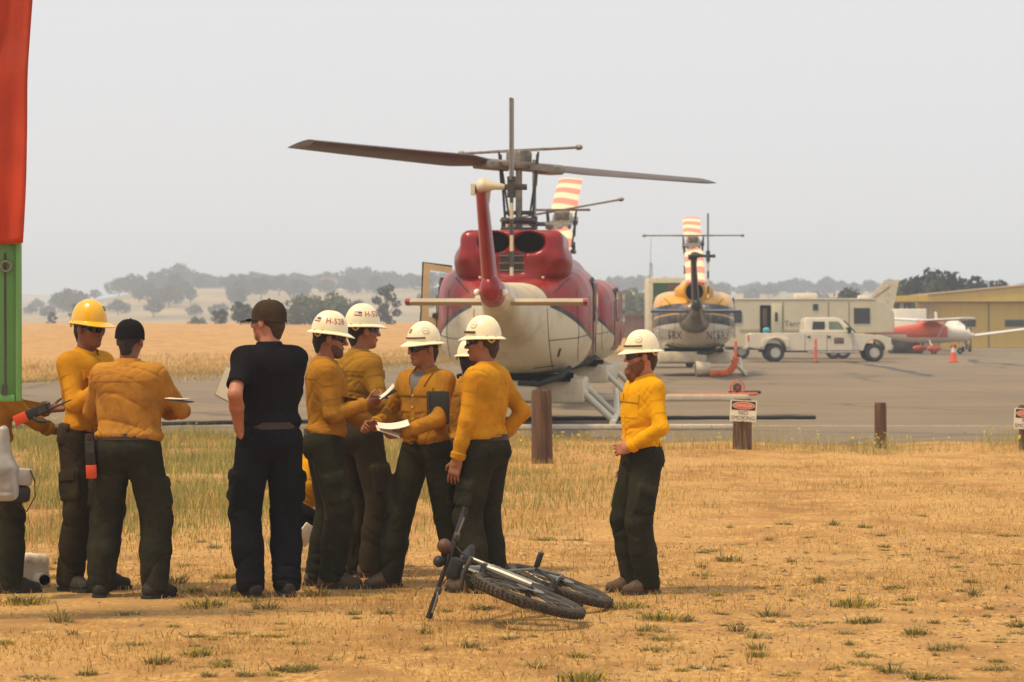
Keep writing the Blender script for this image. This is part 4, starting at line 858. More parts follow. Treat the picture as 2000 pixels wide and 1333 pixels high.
o = MB().box(((1300 - 1000) / F * GD(784), GD(784), .08), (3.7, .22, .13), bev=.02).build("curb_board", mat("pale_wood", (.60, .52, .38), .8, .15, 4)); tag(o, "long pale board lying on the asphalt below the orange hose", "board")
o = MB().box(((1225 - 1000) / F * GD(840), GD(840), .05), (3.9, .16, .08), bev=.015).build("white_board", mat("pale_wood_worn", (.62, .54, .42), .8, .15, 4)); tag(o, "white worn board lying in front of the black hose", "board")
# corrugated orange duct beside helicopter three
d = 87.0; pts = [P(1438, 698, d), P(1434, 714, d), P(1424, 727, d), P(1405, 734, d), P(1385, 735, d)]
cv = []
for i in range(len(pts) - 1):
    for t in np.linspace(0, 1, 10, endpoint=False): cv.append(pts[i].lerp(pts[i + 1], t))
for p in cv: p.z = max(p.z, .13)
tag(MB().tube(cv, [.12 if i % 3 else .09 for i in range(len(cv))], 12).build("air_duct", M_orange), "ribbed orange air duct curling under the yellow helicopter", "duct")
d = 87.4; o = empty("ground_fan", (P(1376, 737, d).x, d, .006), 0, "small tan round blower at the end of the orange duct", "blower")
MB().tube([(-.28, 0, .26), (.18, 0, .26)], [.25, .2], 20).build("drum", M_cream, o); MB().disc((-.285, 0, .26), .2, (1, 0, 0), .02).build("drum_mouth", M_dark, o); MB().box((-.05, 0, .03), (.4, .4, .05)).build("foot", M_dark, o)
# green panelled box truck behind the yellow helicopter, shed, antenna
d = 104.0; o = empty("equipment_truck", (P(1312, 640, d).x, d, .006), 0, "cream framed box truck with green panel behind the yellow helicopter", "truck")
MB().box((0, 1.5, 1.95), (1.75, 3.0, 2.9), bev=.03).build("box", M_cream, o); MB().box((.02, -.03, 2.35), (1.45, .06, 1.7)).build("green_panel", mat("dark_green", (.045, .10, .05), .6, .2, 3), o); MB().box((.25, -.07, 2.95), (.8, .02, .35)).build("brown_patch", mat("rust_patch", (.16, .07, .045), .7, .4, 5), o)
for xx in (-.7, .7): wheel(o, (xx, .4, .42), .42, .3, None, (1, 0, 0))
d = 215.0; o = empty("brown_shed", (P(1215, 630, d).x, d, -.05), 0, "long low rust brown shed at the rim of the field", "shed")
M_rust = mat("rust_siding", (.17, .085, .06), .85, .35, .8); MB().box((.3, 1.5, .9), (4.2, 3, 2.9)).build("wall", M_rust, o, False); MB().prism([(-2.3, 2.2), (2.6, 2.2), (2.6, 2.36), (-2.3, 2.36)], axes((1, 0, 0), (0, 0, 1), (0, -1, 0)), -3.2, .2).build("roof", M_rust, o, False); MB().box((-.8, -.05, 1.2), (1.2, .08, 1.8)).build("door", M_dark, o, False)
d = 150.0; o = empty("antenna_mast", (P(1271, 690, d).x, d, .006), 0, "thin lattice antenna mast rising behind the green panel truck", "antenna")
a_ = MB()
for k in range(3): a_.tube([(.16 * math.cos(k * 2.1), .16 * math.sin(k * 2.1), 0), (.06 * math.cos(k * 2.1), .06 * math.sin(k * 2.1), 4.9)], .02, 5)
for k in range(12): a_.tube([(.14 * math.cos(k * 2.1), .14 * math.sin(k * 2.1), .3 + k * .38), (.12 * math.cos(k * 2.1 + 2.1), .12 * math.sin(k * 2.1 + 2.1), .55 + k * .38)], .012, 4)
a_.build("lattice", M_dark, o); MB().tube([(0, 0, 4.8), (0, 0, 6.2)], .012, 5).build("whip", M_dark, o)
# wooden posts and signs
M_log = mat("log_wood", (.17, .085, .042), .9, .4, 5, .9, 9, c2=(.075, .036, .02), stretch=(2.2, 2.2, .35)); M_sign = mat("sign_white", (.80, .72, .55), .5, .04, 4, dirt=((.5, .4, .25), 5, .6, .4))
def log_post(px, ytop, ybot, wpx, label, d=None, sign=None):
    d = d or GD(ybot); x = (px - 1000) / F * d; hh = (ybot - ytop) / F * d; r = wpx / F * d / 2; z0 = gz(x, d)
    o = empty("wooden_post", (x, d, z0), random.uniform(-1, 1) * (0 if sign else 1), label, "post" if not sign else "sign", "log posts along the apron")
    n = 22; prof = [1 + random.uniform(-.05, .05) - (.2 if random.random() < .22 else 0) for _ in range(n)]; rings = []
    lx, ly = random.uniform(-.02, .02), random.uniform(-.02, .02)
    for t in (-.25, 0, .3, .6, .93, 1): rings.append([(lx * t + r * (1.0 - .05 * max(t, 0) - (.07 if t == 1 else 0)) * prof[j] * math.cos(2 * math.pi * j / n), ly * t + r * (1.0 - .05 * max(t, 0) - (.07 if t == 1 else 0)) * prof[j] * math.sin(2 * math.pi * j / n), t * hh + (random.uniform(-.01, .01) if t == 1 else 0)) for j in range(n)])
    MB().loft(rings).build("log", M_log, o)
    if sign:
        sw_, sh_, zc, dx = sign; y_ = -r - .03; Ms = axes((1, 0, 0), (0, 0, 1), (0, -1, 0), (dx, y_, zc)) @ Matrix.Rotation(R(-3), 4, 'Z')
        pl = MB().prism(rrect(sw_, sh_, .012, 3), Ms, -.004, .004).build("sign_plate", M_sign, o)
        MB().prism([(u_, v_ + sh_ * .245) for u_, v_ in rrect(sw_ * .90, sh_ * .42, .004, 1)], Ms, .0045, .0065).build("black_field", M_black, pl, False)
        el = [(sw_ * .40 * math.cos(t), sh_ * .245 + sh_ * .165 * math.sin(t)) for t in (2 * math.pi * j / 32 for j in range(32))]
        MB().prism([(u_ * 1.06, (v_ - sh_ * .245) * 1.1 + sh_ * .245) for u_, v_ in el], Ms, .007, .0085).build("oval_rim", M_sign, pl, False); MB().prism(el, Ms, .009, .0105).build("red_oval", mat("sign_red", (.66, .13, .07), .5, .1, 6), pl, False)
        T = lambda yy: Ms @ Matrix.Translation((0, yy, .0125))
        flat_text("danger_lettering", "DANGER", sh_ * .2, T(sh_ * .245), mat("sign_letter_pale", (.8, .62, .5), .5, .04, 4), pl, 1.0)
        flat_text("lettering", "NO", sh_ * .27, T(-sh_ * .10), M_reg, pl, 1.05); flat_text("lettering", "SMOKING", sh_ * .27, T(-sh_ * .34), M_reg, pl, .95)
        for u_, v_ in ((0, sh_ * .46), (0, -sh_ * .47)): MB().disc(Ms @ Vector((u_, v_, .006)), .008, (0, 1, 0), .006, 8).build("screw", M_dark, pl)
    return o
log_post(1060, 752, 896, 42, "thick split log post standing below the red helicopter", d=34.5)
log_post(1450, 790, 888, 37, "log post carrying a NO SMOKING sign with red oval", d=37.2, sign=(.355, .285, .52, 0))
log_post(1720, 793, 881, 24, "slim plain log post standing between the two danger signs", d=38.1)
log_post(2003, 798, 884, 24, "second danger sign, on a slim log post standing past the plain post", d=37.8, sign=(.35, .285, .42, 0))
# ================================================================== PEOPLE
def cloth(name, c, dark=.55, sc=3.0, stain=None): return mat(name, c, .92, .1, sc, .12, 30, spec=.08, dirt=(stain or tuple(v * dark for v in c), 4.5, .47, .75))
M_sh = {"bright": cloth("bright_yellow_cotton", (.76, .36, .006), .8), "gold": cloth("gold_cotton", (.60, .265, .014), .62), "old": cloth("worn_gold_cotton", (.48, .215, .034), .5, stain=(.26, .115, .024)),
        "tan": cloth("soiled_gold_cotton", (.40, .178, .017), .5, stain=(.19, .09, .016)), "navy": cloth("navy_knit", (.010, .009, .011), .7), "olive": cloth("olive_gold_cotton", (.34, .17, .018), .5, stain=(.14, .08, .018))}
M_pa = {"green": cloth("dark_green_cloth", (.022, .022, .013), .6, stain=(.045, .038, .022)), "brown": cloth("brown_green_cloth", (.032, .024, .014), .6, stain=(.05, .038, .022)), "black": cloth("black_navy_cloth", (.009, .009, .012), .7)}
M_skin = [mat("skin_light", (.47, .20, .115), .5, .12, 9, spec=.35, c2=(.40, .145, .08)), mat("skin_tan", (.33, .135, .07), .5, .12, 9, spec=.35, c2=(.27, .10, .052)), mat("skin_brown", (.25, .10, .055), .5, .12, 9, spec=.35, c2=(.20, .075, .04))]
M_hair = {"dark": mat("dark_hair", (.018, .011, .007), .7, .4, 40, .6, 120), "brown": mat("brown_hair", (.055, .028, .013), .7, .35, 40, .6, 120), "red": mat("red_beard", (.20, .075, .022), .75, .35, 30, .8, 90), "stubble": mat("stubble", (.10, .045, .026), .8, .3, 40, .4, 120)}
M_helm = mat("cream_helmet", (.86, .76, .50), .32, .03, 4, coat=.3); M_helmy = mat("yellow_helmet", (.84, .44, .006), .3, .04, 4, coat=.4)
M_capb = cloth("black_cap", (.012, .011, .012)); M_capg = cloth("brown_cap", (.055, .036, .022)); M_lens = mat("sunglass", (.008, .008, .009), .08, .1, 4)
M_boot = {"brown": mat("brown_leather", (.105, .055, .028), .7, .3, 10, .4, 50, c2=(.05, .028, .016)), "black": mat("black_leather", (.022, .016, .011), .8, .3, 10, .4, 50)}
M_strap = mat("brown_strap", (.09, .035, .018), .6, .2, 10); M_inner = mat("helmet_band", (.62, .45, .10), .6, .1, 6); M_belt = mat("belt_leather", (.035, .02, .012), .6, .2, 10)
M_redtx = mat("red_letters", (.45, .06, .02), .5, .05, 4); M_paper = mat("paper", (.74, .68, .56), .8, .05, 8); M_blue = mat("flag_blue", (.04, .05, .16), .6, .1, 6); M_badge = mat("gold_badge", (.30, .17, .03), .5, .2, 20); M_seal = mat("grey_seal", (.55, .50, .36), .5, .15, 60)
def vec(*a): return np.array(a, dtype=float)
def unit(v): v = np.asarray(v, dtype=float); return v / (np.linalg.norm(v) + 1e-9)
def ik(A, B, la, lb, hint):
    A, B = np.asarray(A, float), np.asarray(B, float); D_ = B - A; L = np.linalg.norm(D_); L2 = min(L, (la + lb) * .998); dn = D_ / L; B = A + dn * L2
    x = (la * la - lb * lb + L2 * L2) / (2 * L2); hgt = math.sqrt(max(la * la - x * x, 1e-5)); h = np.asarray(hint, float); h = unit(h - dn * (h @ dn)); return A + dn * x + h * hgt, B
def patch(bv, c, nrm, up, w, h, th, m, name, parent, nu=7, nv=7, r=.0, s=1.0, reach=.25, tri=False):
    """a cloth or print piece laid on the surface found along -nrm round the point c"""
    nrm = Vector(nrm).normalized(); up = Vector(up); rt = up.cross(nrm).normalized(); up = nrm.cross(rt).normalized(); c = Vector(c); top, bot = [], []
    for j in range(nv):
        for i in range(nu):
            u_, v_ = (i / (nu - 1) - .5), (j / (nv - 1) - .5)
            if tri: u_ *= (.5 + v_)
            if r: k_ = max(abs(u_), abs(v_)); q_ = math.hypot(u_, v_) + 1e-6; u_, v_ = u_ * (1 - r + r * k_ / q_), v_ * (1 - r + r * k_ / q_)
            p = c + rt * u_ * w + up * v_ * h; hit = bv.ray_cast(p + nrm * reach, -nrm, reach * 2.2)
            if hit[0] is None: hp = (top[-1] - nrm * th) if top else p
            else: hp = hit[0]
            e = (i in (0, nu - 1)) or (j in (0, nv - 1)); top.append(hp + nrm * (th if not e else th * .9)); bot.append(hp - nrm * .004)
    b = MB(); n = nu * nv; b.v = [tuple(q) for q in top + bot]; idx = lambda i, j: j * nu + i
    for j in range(nv - 1):
        for i in range(nu - 1): b.f.append([idx(i, j), idx(i + 1, j), idx(i + 1, j + 1), idx(i, j + 1)])
    ring = [idx(i, 0) for i in range(nu)] + [idx(nu - 1, j) for j in range(1, nv)] + [idx(i, nv - 1) for i in range(nu - 2, -1, -1)] + [idx(0, j) for j in range(nv - 2, 0, -1)]
    for a_, b_ in zip(ring, ring[1:] + ring[:1]): b.f.append([a_, a_ + n, b_ + n, b_])
    return b.build(name, m, parent, True, 28)
def bvh(V, Fq): return BVHTree.FromPolygons([tuple(v) for v in V], [list(map(int, f)) for f in Fq])
def wrinkle(V, Fq, seed, amp, sc, w=None):
    N = vnormals(V, Fq); sc = np.array(sc); a = vnoise(V * sc + seed * 7.3, seed); b = vnoise(V * sc * 2.1 + 3.1, seed + 5)
    q = (1 - 2.2 * np.abs(a)) * .7 + (1 - 2 * np.abs(b)) * .3
    return V + N * (q * amp * (w if w is not None else 1))[:, None]
def folds(V, Fq, seed, amp, wl, w=1.0):
    """long soft creases, two crossing families, patchy"""
    N = vnormals(V, Fq); r_ = np.random.default_rng(seed); out = 0
    for k_ in range(3):
        dr = unit(r_.normal(size=3) * .18 + ((.85, .3, .5), (-.7, .3, .65), (.15, .7, .8))[k_]); ph = (V @ dr) * (2 * math.pi / (wl * (1.5, 1.2, 1)[k_])) + 5.5 * vnoise(V * 3.6 + k_ * 9.1, seed + k_) + r_.uniform(0, 6)
        cr = np.abs(np.sin(ph * .5)); mk_ = np.clip(vnoise(V * 5.0 + 3.7 * k_, seed + 40 + k_) * 2.0 - .05, 0, 1); out = out - (1 - cr) ** 3.5 * mk_
    return V + N * (out * amp * w)[:, None]
def hardhat(parent, Mh, kind, marks, s):
    """Mh: 4x4 head matrix (scaled person coordinates)"""
    m = M_helmy if kind == "yellow" else M_helm; n = 44; rings = []; rx, ry, hh, z0 = .102, .121, .128, .048
    def rim(t):
        fr = max(0, math.cos(t)) ** 2; bk = max(0, -math.cos(t)) ** 2
        return (.014 + .055 * fr) if kind == "yellow" else (.024 + .026 * fr + .006 * bk)
    def pt(t, rr, z, ext=0.0): return (math.sin(t) * (rx * rr + ext), math.cos(t) * (ry * rr + ext) - .008, z)
    for al in np.linspace(88, 4, 13):
        rr = math.cos(R(al)) ** .82; z = z0 + hh * math.sin(R(al)) ** 1.05; ring = []
        for j in range(n):
            t = 2 * math.pi * j / n; p = list(pt(t, rr, z)); rg_ = .007 * math.exp(-(p[0] / .016) ** 2) + .005 * (math.exp(-((abs(p[0]) - .05) / .010) ** 2)); p[2] += rg_ * math.sin(R(al)) ** .5; ring.append(tuple(p))
        rings.append(ring)
    for k_, dzz in ((.0, -.002), (.55, -.010), (1.0, -.018), (1.0, -.023), (.5, -.015)):
        rings.append([pt(t, 1.0, z0 + dzz - .012 * max(0, math.cos(t)) ** 2 * k_, rim(t) * k_) for t in (2 * math.pi * j / n for j in range(n))])
    for al in (5, 35, 65, 85): rings.append([pt(t, .95 * math.cos(R(al)) ** .82, z0 - .008 + (hh - .006) * math.sin(R(al))) for t in (2 * math.pi * j / n for j in range(n))])
    b = MB().loft(rings); b.v = [tuple(Mh @ Vector(v)) for v in b.v]; hat = b.build("hard_hat", m, parent)
    bv_ = BVHTree.FromPolygons(b.v, b.f); cen = Mh @ Vector((0, -.008, z0 + .02))
    def shell(az, el): 
        dl = Vector((math.sin(R(az)) * math.cos(R(el)), math.cos(R(az)) * math.cos(R(el)), math.sin(R(el)))); return (Mh.to_3x3() @ dl).normalized()
    ib = MB(); rg = [[tuple(Mh @ Vector((math.sin(t) * (.088 + o_), math.cos(t) * (.108 + o_) - .008, zz))) for t in (2 * math.pi * j / 28 for j in range(28))] for zz, o_ in ((.075, 0), (.022, 0), (.022, -.006), (.075, -.006))]
    ib.loft(rg + [rg[0]], True, False).build("head_band", M_black if kind != "yellow" else M_dark, hat)
    for az in (128, 232):
        sus = MB()
        q_ = [Mh @ Vector((math.sin(R(az + k_)) * .1, math.cos(R(az + k_)) * .125 - .01, .05 - dz_)) for k_, dz_ in ((-16, 0), (-8, .035), (0, .045), (8, .035), (16, 0))]
        sus.tube(q_, .007, 6).build("suspension_strap", M_inner, hat)
    def deco(az, el, w, h, m_, nm, r=0., off=.0025):
        dl = shell(az, el); return patch(bv_, cen + dl * .13, dl, Mh.to_3x3() @ Vector((0, 0, 1)), w * s, h * s, off, m_, nm, hat, 6, 6, r, reach=.2)
    for mk_ in marks:
        t_ = mk_[0]
        if t_ == "text":
            _, txt, az, el, size = mk_; V, Fc = text_mesh(txt, size * s); out = []; Rr = .125 * s
            for v in V:
                dl = shell(az - math.degrees(v[0] / Rr), el + math.degrees(v[1] / Rr)); hit = bv_.ray_cast(cen + dl * .4, -dl, 1); q_ = hit[0] if hit[0] else cen; out.append(tuple(q_ + dl * .003))
            mk("lettering", out, Fc, M_redtx, hat, False)
        elif t_ == "flag":
            deco(mk_[1], mk_[2], .05, .03, M_redtx, "flag"); 
            for k_ in (-.35, 0, .35): 
                dl = shell(mk_[1], mk_[2] + k_ * 9); patch(bv_, cen + dl * .13, dl, Mh.to_3x3() @ Vector((0, 0, 1)), .046 * s, .0045 * s, .0035, M_paper, "flag_stripe", hat, 4, 2, reach=.2)
            deco(mk_[1] - 7, mk_[2] + 4, .02, .015, M_blue, "flag_canton", 0, .0045)
        elif t_ == "seal": deco(mk_[1], mk_[2], .052, .052, M_seal, "round_seal", .9); deco(mk_[1], mk_[2], .036, .036, M_helm, "seal_centre", .9, .0035); deco(mk_[1], mk_[2], .026, .010, M_seal, "seal_band", .5, .0045)
        elif t_ == "badge": deco(mk_[1], mk_[2], .028, .034, M_badge, "shield_badge", .3)
        elif t_ == "greenbadge": deco(mk_[1], mk_[2], .034, .034, mat("green_badge", (.05, .14, .04), .5, .3, 40), "square_badge", .1)
        elif t_ == "strap":
            st = MB(); pts_ = []
            for az in np.linspace(mk_[1], mk_[2], 26):
                dl = shell(az, 2); hit = bv_.ray_cast(cen + dl * .4, -dl, 1); q_ = hit[0] if hit[0] else cen; pts_.append(q_ + dl * .003)
            st.tube(pts_, mk_[3] * s, 6, up=Mh.to_3x3() @ Vector((0, 0, 1)), sq=.4 if False else 1.0).build("goggle_strap", M_strap, hat)
    return hat
def ballcap(parent, Mh, m, brim, s):
    n = 36; rings = []
    for al in np.linspace(88, 0, 10): rings.append([(math.sin(t) * .091 * math.cos(R(al)) ** .75, math.cos(t) * .112 * math.cos(R(al)) ** .75 - .012, .03 + .10 * math.sin(R(al))) for t in (2 * math.pi * j / n for j in range(n))])
    rings.append([(math.sin(t) * .092, math.cos(t) * .113 - .012, .005 - .012 * max(0, -math.cos(t))) for t in (2 * math.pi * j / n for j in range(n))]); rings.append([(math.sin(t) * .085, math.cos(t) * .106 - .012, .01) for t in (2 * math.pi * j / n for j in range(n))])
    b = MB().loft(rings); b.v = [tuple(Mh @ Vector(v)) for v in b.v]; o = b.build("cap", m, parent)
    if brim:
        g_ = []
        for k_ in np.linspace(0, 1, 5): g_.append([(math.sin(t) * (.088 - .012 * k_), .085 + math.cos(t) * .03 + .07 * k_ * math.cos(t * .9), .018 - .012 * k_ - .010 * math.sin(t) ** 2) for t in np.linspace(-1.25, 1.25, 13)])
        bb = MB(); top = [p for r_ in g_ for p in r_]; bot = [(p[0], p[1], p[2] - .006) for p in top]; N_ = len(top); bb.v = [tuple(Mh @ Vector(p)) for p in top + bot]
        for j in range(4):
            for i in range(12): q_ = [j * 13 + i, j * 13 + i + 1, (j + 1) * 13 + i + 1, (j + 1) * 13 + i]; bb.f.append(q_); bb.f.append([k_ + N_ for k_ in q_[::-1]])
        rim_ = [4 * 13 + i for i in range(13)]
        for a_, b_ in zip(rim_, rim_[1:]): bb.f.append([a_, b_, b_ + N_, a_ + N_])
        bb.build("cap_brim", m, o)
    MB().ball(Mh @ Vector((0, -.012, .132)), .007 * s, 8, 6).build("cap_button", m, o)
    return o
def shades(parent, Mh):
    b = MB(); cols_ = []
    for ph in np.linspace(-96, 96, 49):
        a_ = abs(ph); h = .006 + .018 * (1 / (1 + math.exp(-(a_ - 7) / 1.6))) * (1 / (1 + math.exp((a_ - 52) / 4)));  zc = .004 - .004 * (a_ > 30); x, y = math.sin(R(ph)) * .0785, math.cos(R(ph)) * .106 - .002
        cols_.append((x, y, zc + h * .75, zc - h))
    ring = []
    for x, y, zt, zb in cols_: nrm_ = Vector((x, y, 0)).normalized() * .005; ring.append([(x, y, zt), (x + nrm_.x, y + nrm_.y, zt - .002), (x + nrm_.x, y + nrm_.y, zb + .002), (x, y, zb)])
    b.loft(ring); b.v = [tuple(Mh @ Vector(v)) for v in b.v]; return b.build("sunglasses", M_lens, parent)
def hand(S, W, d, n, side, curl, s):
    """fingers along d, palm facing n; side +1 right, -1 left"""
    d = unit(d); n = unit(np.asarray(n, float) - d * (np.asarray(n, float) @ d)); u = np.cross(d, n) * side     # u points to the thumb
    M = np.stack([u, d, n], 1); S.box(W + d * .052 * s, vec(.041, .048, .014) * s, .012 * s, .012, M); S.cone(W - d * .03 * s, W + d * .03 * s, .026 * s, .024 * s, .015, u, 1.25)
    for i, (off, ln, fan) in enumerate(((.031, .074, .10), (.0105, .083, .03), (-.0105, .077, -.05), (-.030, .060, -.14))):
        p = W + (d * .093 + u * off) * s; c = 0; dd_ = d + u * fan
        for k_, (fr, r0, r1) in enumerate(((.45, .0092, .0086), (.31, .0085, .0078), (.24, .0077, .0068))):
            c += curl * (.75, 1.0, .6)[k_] * (1 + .08 * i); dr = unit(dd_) * math.cos(c) + n * math.sin(c); q = p + dr * ln * fr * s; S.cone(p, q, r0 * s, r1 * s, .002); p = q
    p = W + (d * .028 + u * .034 + n * .006) * s; q = p + unit(u * .75 + d * .7 + n * .35) * .045 * s; S.cone(p, q, .0125 * s, .0105 * s, .010); S.cone(q, q + unit(u * .15 + d * .9 + n * .5) * .032 * s, .0102 * s, .0085 * s, .003)
def person(label, px, fy, th, H, g=1.0, lean=(2, 0), hips=(0, 0, .945), twist=0, feet=((-.12, 0, 8), (.12, 0, -8)), L=None, Rh=None, head=(0, 0), shirt="gold", pants="green", boots="black", skin=0, hair="dark", hat=None, marks=(), beard=None, glasses=True, polo=False, pockets=True, knee=None, cargo=True, tee=None, group="fire crew members standing on the dirt", seed=1, dof=0, collar_open=False, d=None, belly=0.0, hide=0):
    s = H / 1.8; d = d or GD(fy); X0 = (px - 1000) / F * d; z0 = gz(X0, d)
    root = empty("person", (X0, d, z0), R(-th), label, "person", group)
    up = unit(vec(math.sin(R(lean[1])), math.sin(R(lean[0])), math.cos(R(lean[0])))); tw = R(twist); u = vec(math.cos(tw), math.sin(tw), 0); u = unit(u - up * (u @ up)); fw = np.cross(up, u)      # u: right, fw: forward
    hp = np.array(hips, float); Tp = lambda x, y, z: hp + (u * x + fw * y + up * (z - .945))
    sh = {1: Tp(.170 * (g * .5 + .5), -.01, 1.42), -1: Tp(-.170 * (g * .5 + .5), -.01, 1.42)}
    arms = {}
    for sd_, cfg in ((1, Rh), (-1, L)):
        cfg = cfg or {}; t = np.array(cfg.get("to", (sd_ * .25, .02, .84)), float); hint = cfg.get("hint", (sd_ * .5, -1, -.2)); E, W = ik(sh[sd_], t, .295, .265, hint); fd = unit(W - E)
        arms[sd_] = (E, W, cfg.get("d", fd), cfg.get("n", vec(-sd_, .1, 0)), cfg.get("curl", .35))
    legs = {}
    for sd_, (fx, fyy, yaw) in ((-1, feet[0]), (1, feet[1])):
        hj = hp + vec(sd_ * .092, 0, -.03); yv = R(yaw); fdir = vec(-math.sin(yv), math.cos(yv), 0); an = vec(fx, fyy, .09) ; kh = (knee or {}).get(sd_, fdir + vec(sd_ * .15, 0, 0)); Kn, An = ik(hj, an, .425, .415, kh); legs[sd_] = (hj, Kn, An, fdir)
    nb = Tp(0, -.015, 1.485); yw, pt_ = R(head[0]), R(head[1]); hc = nb + up * .138 + fw * .034 + vec(0, 0, .01)
    f0 = vec(-math.sin(yw), math.cos(yw), 0); bf = unit(vec(fw[0], fw[1], 0)); rt0 = vec(bf[1], -bf[0], 0); f0 = unit(bf * math.cos(yw) + rt0 * math.sin(yw)); hu = unit(vec(0, 0, math.cos(pt_)) - f0 * math.sin(pt_)); hf = unit(f0 * math.cos(pt_) + vec(0, 0, math.sin(pt_))); hu = unit(np.cross(np.cross(hf, vec(0, 0, 1)), hf)); hr = np.cross(hf, hu)
    # pt_>0 looks up
    HM = np.stack([hr, hf, hu], 1); hd = lambda x, y, z: hc + HM @ vec(x, y, z)
    Mh = axes(hr * s, hf * s, hu * s, hc * s)
    # ---- skin: one continuous body
    lo = vec(-.62, -.62, -.02); hi = vec(.62, .75, 2.02); allp = np.array([hc, *[a[1] for a in arms.values()], *[a[0] for a in arms.values()], *[l[1] for l in legs.values()], *[l[2] for l in legs.values()], hp])
    lo = allp.min(0) - .24; hi = allp.max(0) + .24; lo[2] = -.02
    B = SDF(lo, hi, .0052 if not hide else .008)
    B.ell(hd(0, -.012, .032), vec(.076, .098, .088), .01, HM); B.ell(hd(0, .028, -.042), vec(.058, .062, .074), .03, HM); B.ell(hd(0, .066, -.098), vec(.026, .022, .02), .03, HM)
    for q in (-1, 1): B.ell(hd(q * .042, .056, -.022), vec(.022, .024, .022), .02, HM); B.ell(hd(q * .079, -.010, -.010), vec(.010, .020, .032), .006, HM)
    B.ell(hd(0, .080, .020), vec(.052, .016, .011), .015, HM)
    for q in (-1, 1): B.ell(hd(q * .031, .103, .0), vec(.019, .016, .013), .012, HM, sub=True); B.ell(hd(q * .031, .079, .0), vec(.012, .012, .012), .003, HM)
    B.cone(hd(0, .088, .012), hd(0, .112, -.028), .008, .0125, .010); B.ell(hd(-.012, .100, -.032), vec(.009, .011, .008), .006, HM); B.ell(hd(.012, .100, -.032), vec(.009, .011, .008), .006, HM)
    B.ell(hd(0, .091, -.056), vec(.024, .011, .0055), .004, HM); B.ell(hd(0, .089, -.067), vec(.021, .011, .007), .004, HM); B.ell(hd(0, .105, -.0613), vec(.026, .008, .0022), .002, HM, sub=True)
    B.cone(hd(0, -.022, -.05), nb - up * .06, .054, .062, .03)
    B.cone(nb - up * .13, hp, .07, .09, .03, u, 1.2); B.cone(sh[-1], sh[1], .04, .04, .03)
    for sd_, (E, W, dd_, nn_, cu) in arms.items():
        ar = (.047, .041, .043) if polo else (.032, .030, .031); B.cone(sh[sd_], E, ar[0], ar[1], .02); B.cone(E, E + (W - E) * .35, ar[1], ar[2], .015); B.cone(E + (W - E) * .35, W, ar[2], .027, .015); hand(B, W, dd_, nn_, sd_, cu, 1.0)
    for sd_, (hj, Kn, An, fd) in legs.items(): B.cone(hj, Kn, .05, .04, .03); B.cone(Kn, An, .04, .032, .02); B.cone(An - vec(0, 0, .03), An + fd * .1 - vec(0, 0, .05), .03, .025, .02)
    V, Fq = B.mesh(); V = relax(V, Fq, 1, .4); mk("body", V * s, Fq, M_skin[skin], root)
    # ---- hair
    if hair:
        S = SDF(hc - .17, hc + .17, .007); S.ell(hd(0, -.016, .034), vec(.083, .103, .092), 0, HM); S.cone(hd(0, -.075, -.03), hd(0, -.062, -.085), .04, .03, .02, hr, 1.3)
        S.plane(hd(0, .052, .05), HM @ vec(0, 1, -.35)); S.plane(hd(0, .02, -.085), HM @ vec(0, .25, -1)); S.ell(hd(0, .09, -.05), vec(.12, .12, .075), .01, HM, sub=True); S.cone(hd(-.14, .004, -.03), hd(.14, .004, -.03), .034, .034, .004, sub=True)
        V, Fq = S.mesh(); V = relax(V, Fq, 1, .4); mk("hair", V * s, Fq, M_hair[hair], root)
    if beard:
        full = beard == "red"; S = SDF(hc - .2, hc + .2, .006); e = .016 if full else .004
        S.ell(hd(0, .028, -.046), vec(.058 + e, .062 + e, .074 + e), .01, HM); S.ell(hd(0, .066, -.100 - (.02 if full else 0)), vec(.030 + e, .026 + e, .024 + e * (1.8 if full else 1)), .03, HM)
        if full: S.cone(hd(-.034, .088, -.052), hd(.034, .088, -.052), .011, .011, .01); S.cone(hd(0, .07, -.11), hd(0, .06, -.158), .045, .026, .03)
        S.plane(hd(0, .03, -.032), HM @ vec(0, .62, 1)); S.plane(hd(0, -.012, 0), HM @ vec(0, -1, 0)); S.ell(hd(0, .108, -.063), vec(.020, .022, .008), .004, HM, sub=True)
        V, Fq = S.mesh(); V = relax(V, Fq, 1, .4)
        if full: V = V + vnormals(V, Fq) * (vnoise(V * 90, 3) * .003)[:, None]
        mk("beard", V * s, Fq, M_hair["red" if full else "stubble"], root)
    if glasses: shades(root, Mh)
    if hat in ("hard", "yellow"): hardhat(root, Mh, hat, marks, s)
    elif hat == "black_cap": ballcap(root, Mh, M_capb, False, s)
    elif hat == "brown_cap": ballcap(root, Mh, M_capg, True, s)
    # ---- shirt
    gx = g; S = SDF(lo, hi, .0072)
    S.cone(Tp(0, .012 + belly * .5, 1.03), Tp(0, .012 + belly, 1.20), .124 * gx + belly * .6, .118 * gx + belly * .5, .03, u, 1.34); S.cone(Tp(0, .010 + belly, 1.20), Tp(0, .004, 1.36), .116 * gx + belly * .4, .112 * gx, .05, u, 1.40)
    S.cone(Tp(-.11 * gx, -.012, 1.385), Tp(.11 * gx, -.012, 1.385), .080, .080, .05); S.cone(nb - up * .058, sh[-1] - up * .004, .066, .060, .04); S.cone(nb - up * .058, sh[1] - up * .004, .066, .060, .04); S.cone(nb - up * .08, nb - up * .03, .082, .066, .02)
    for sx in (-1, 1): S.ell(Tp(sx * .06, -.045, 1.33), vec(.10, .065, .13), .08); S.ell(Tp(sx * .055, .05, 1.31), vec(.095, .05, .11), .08)
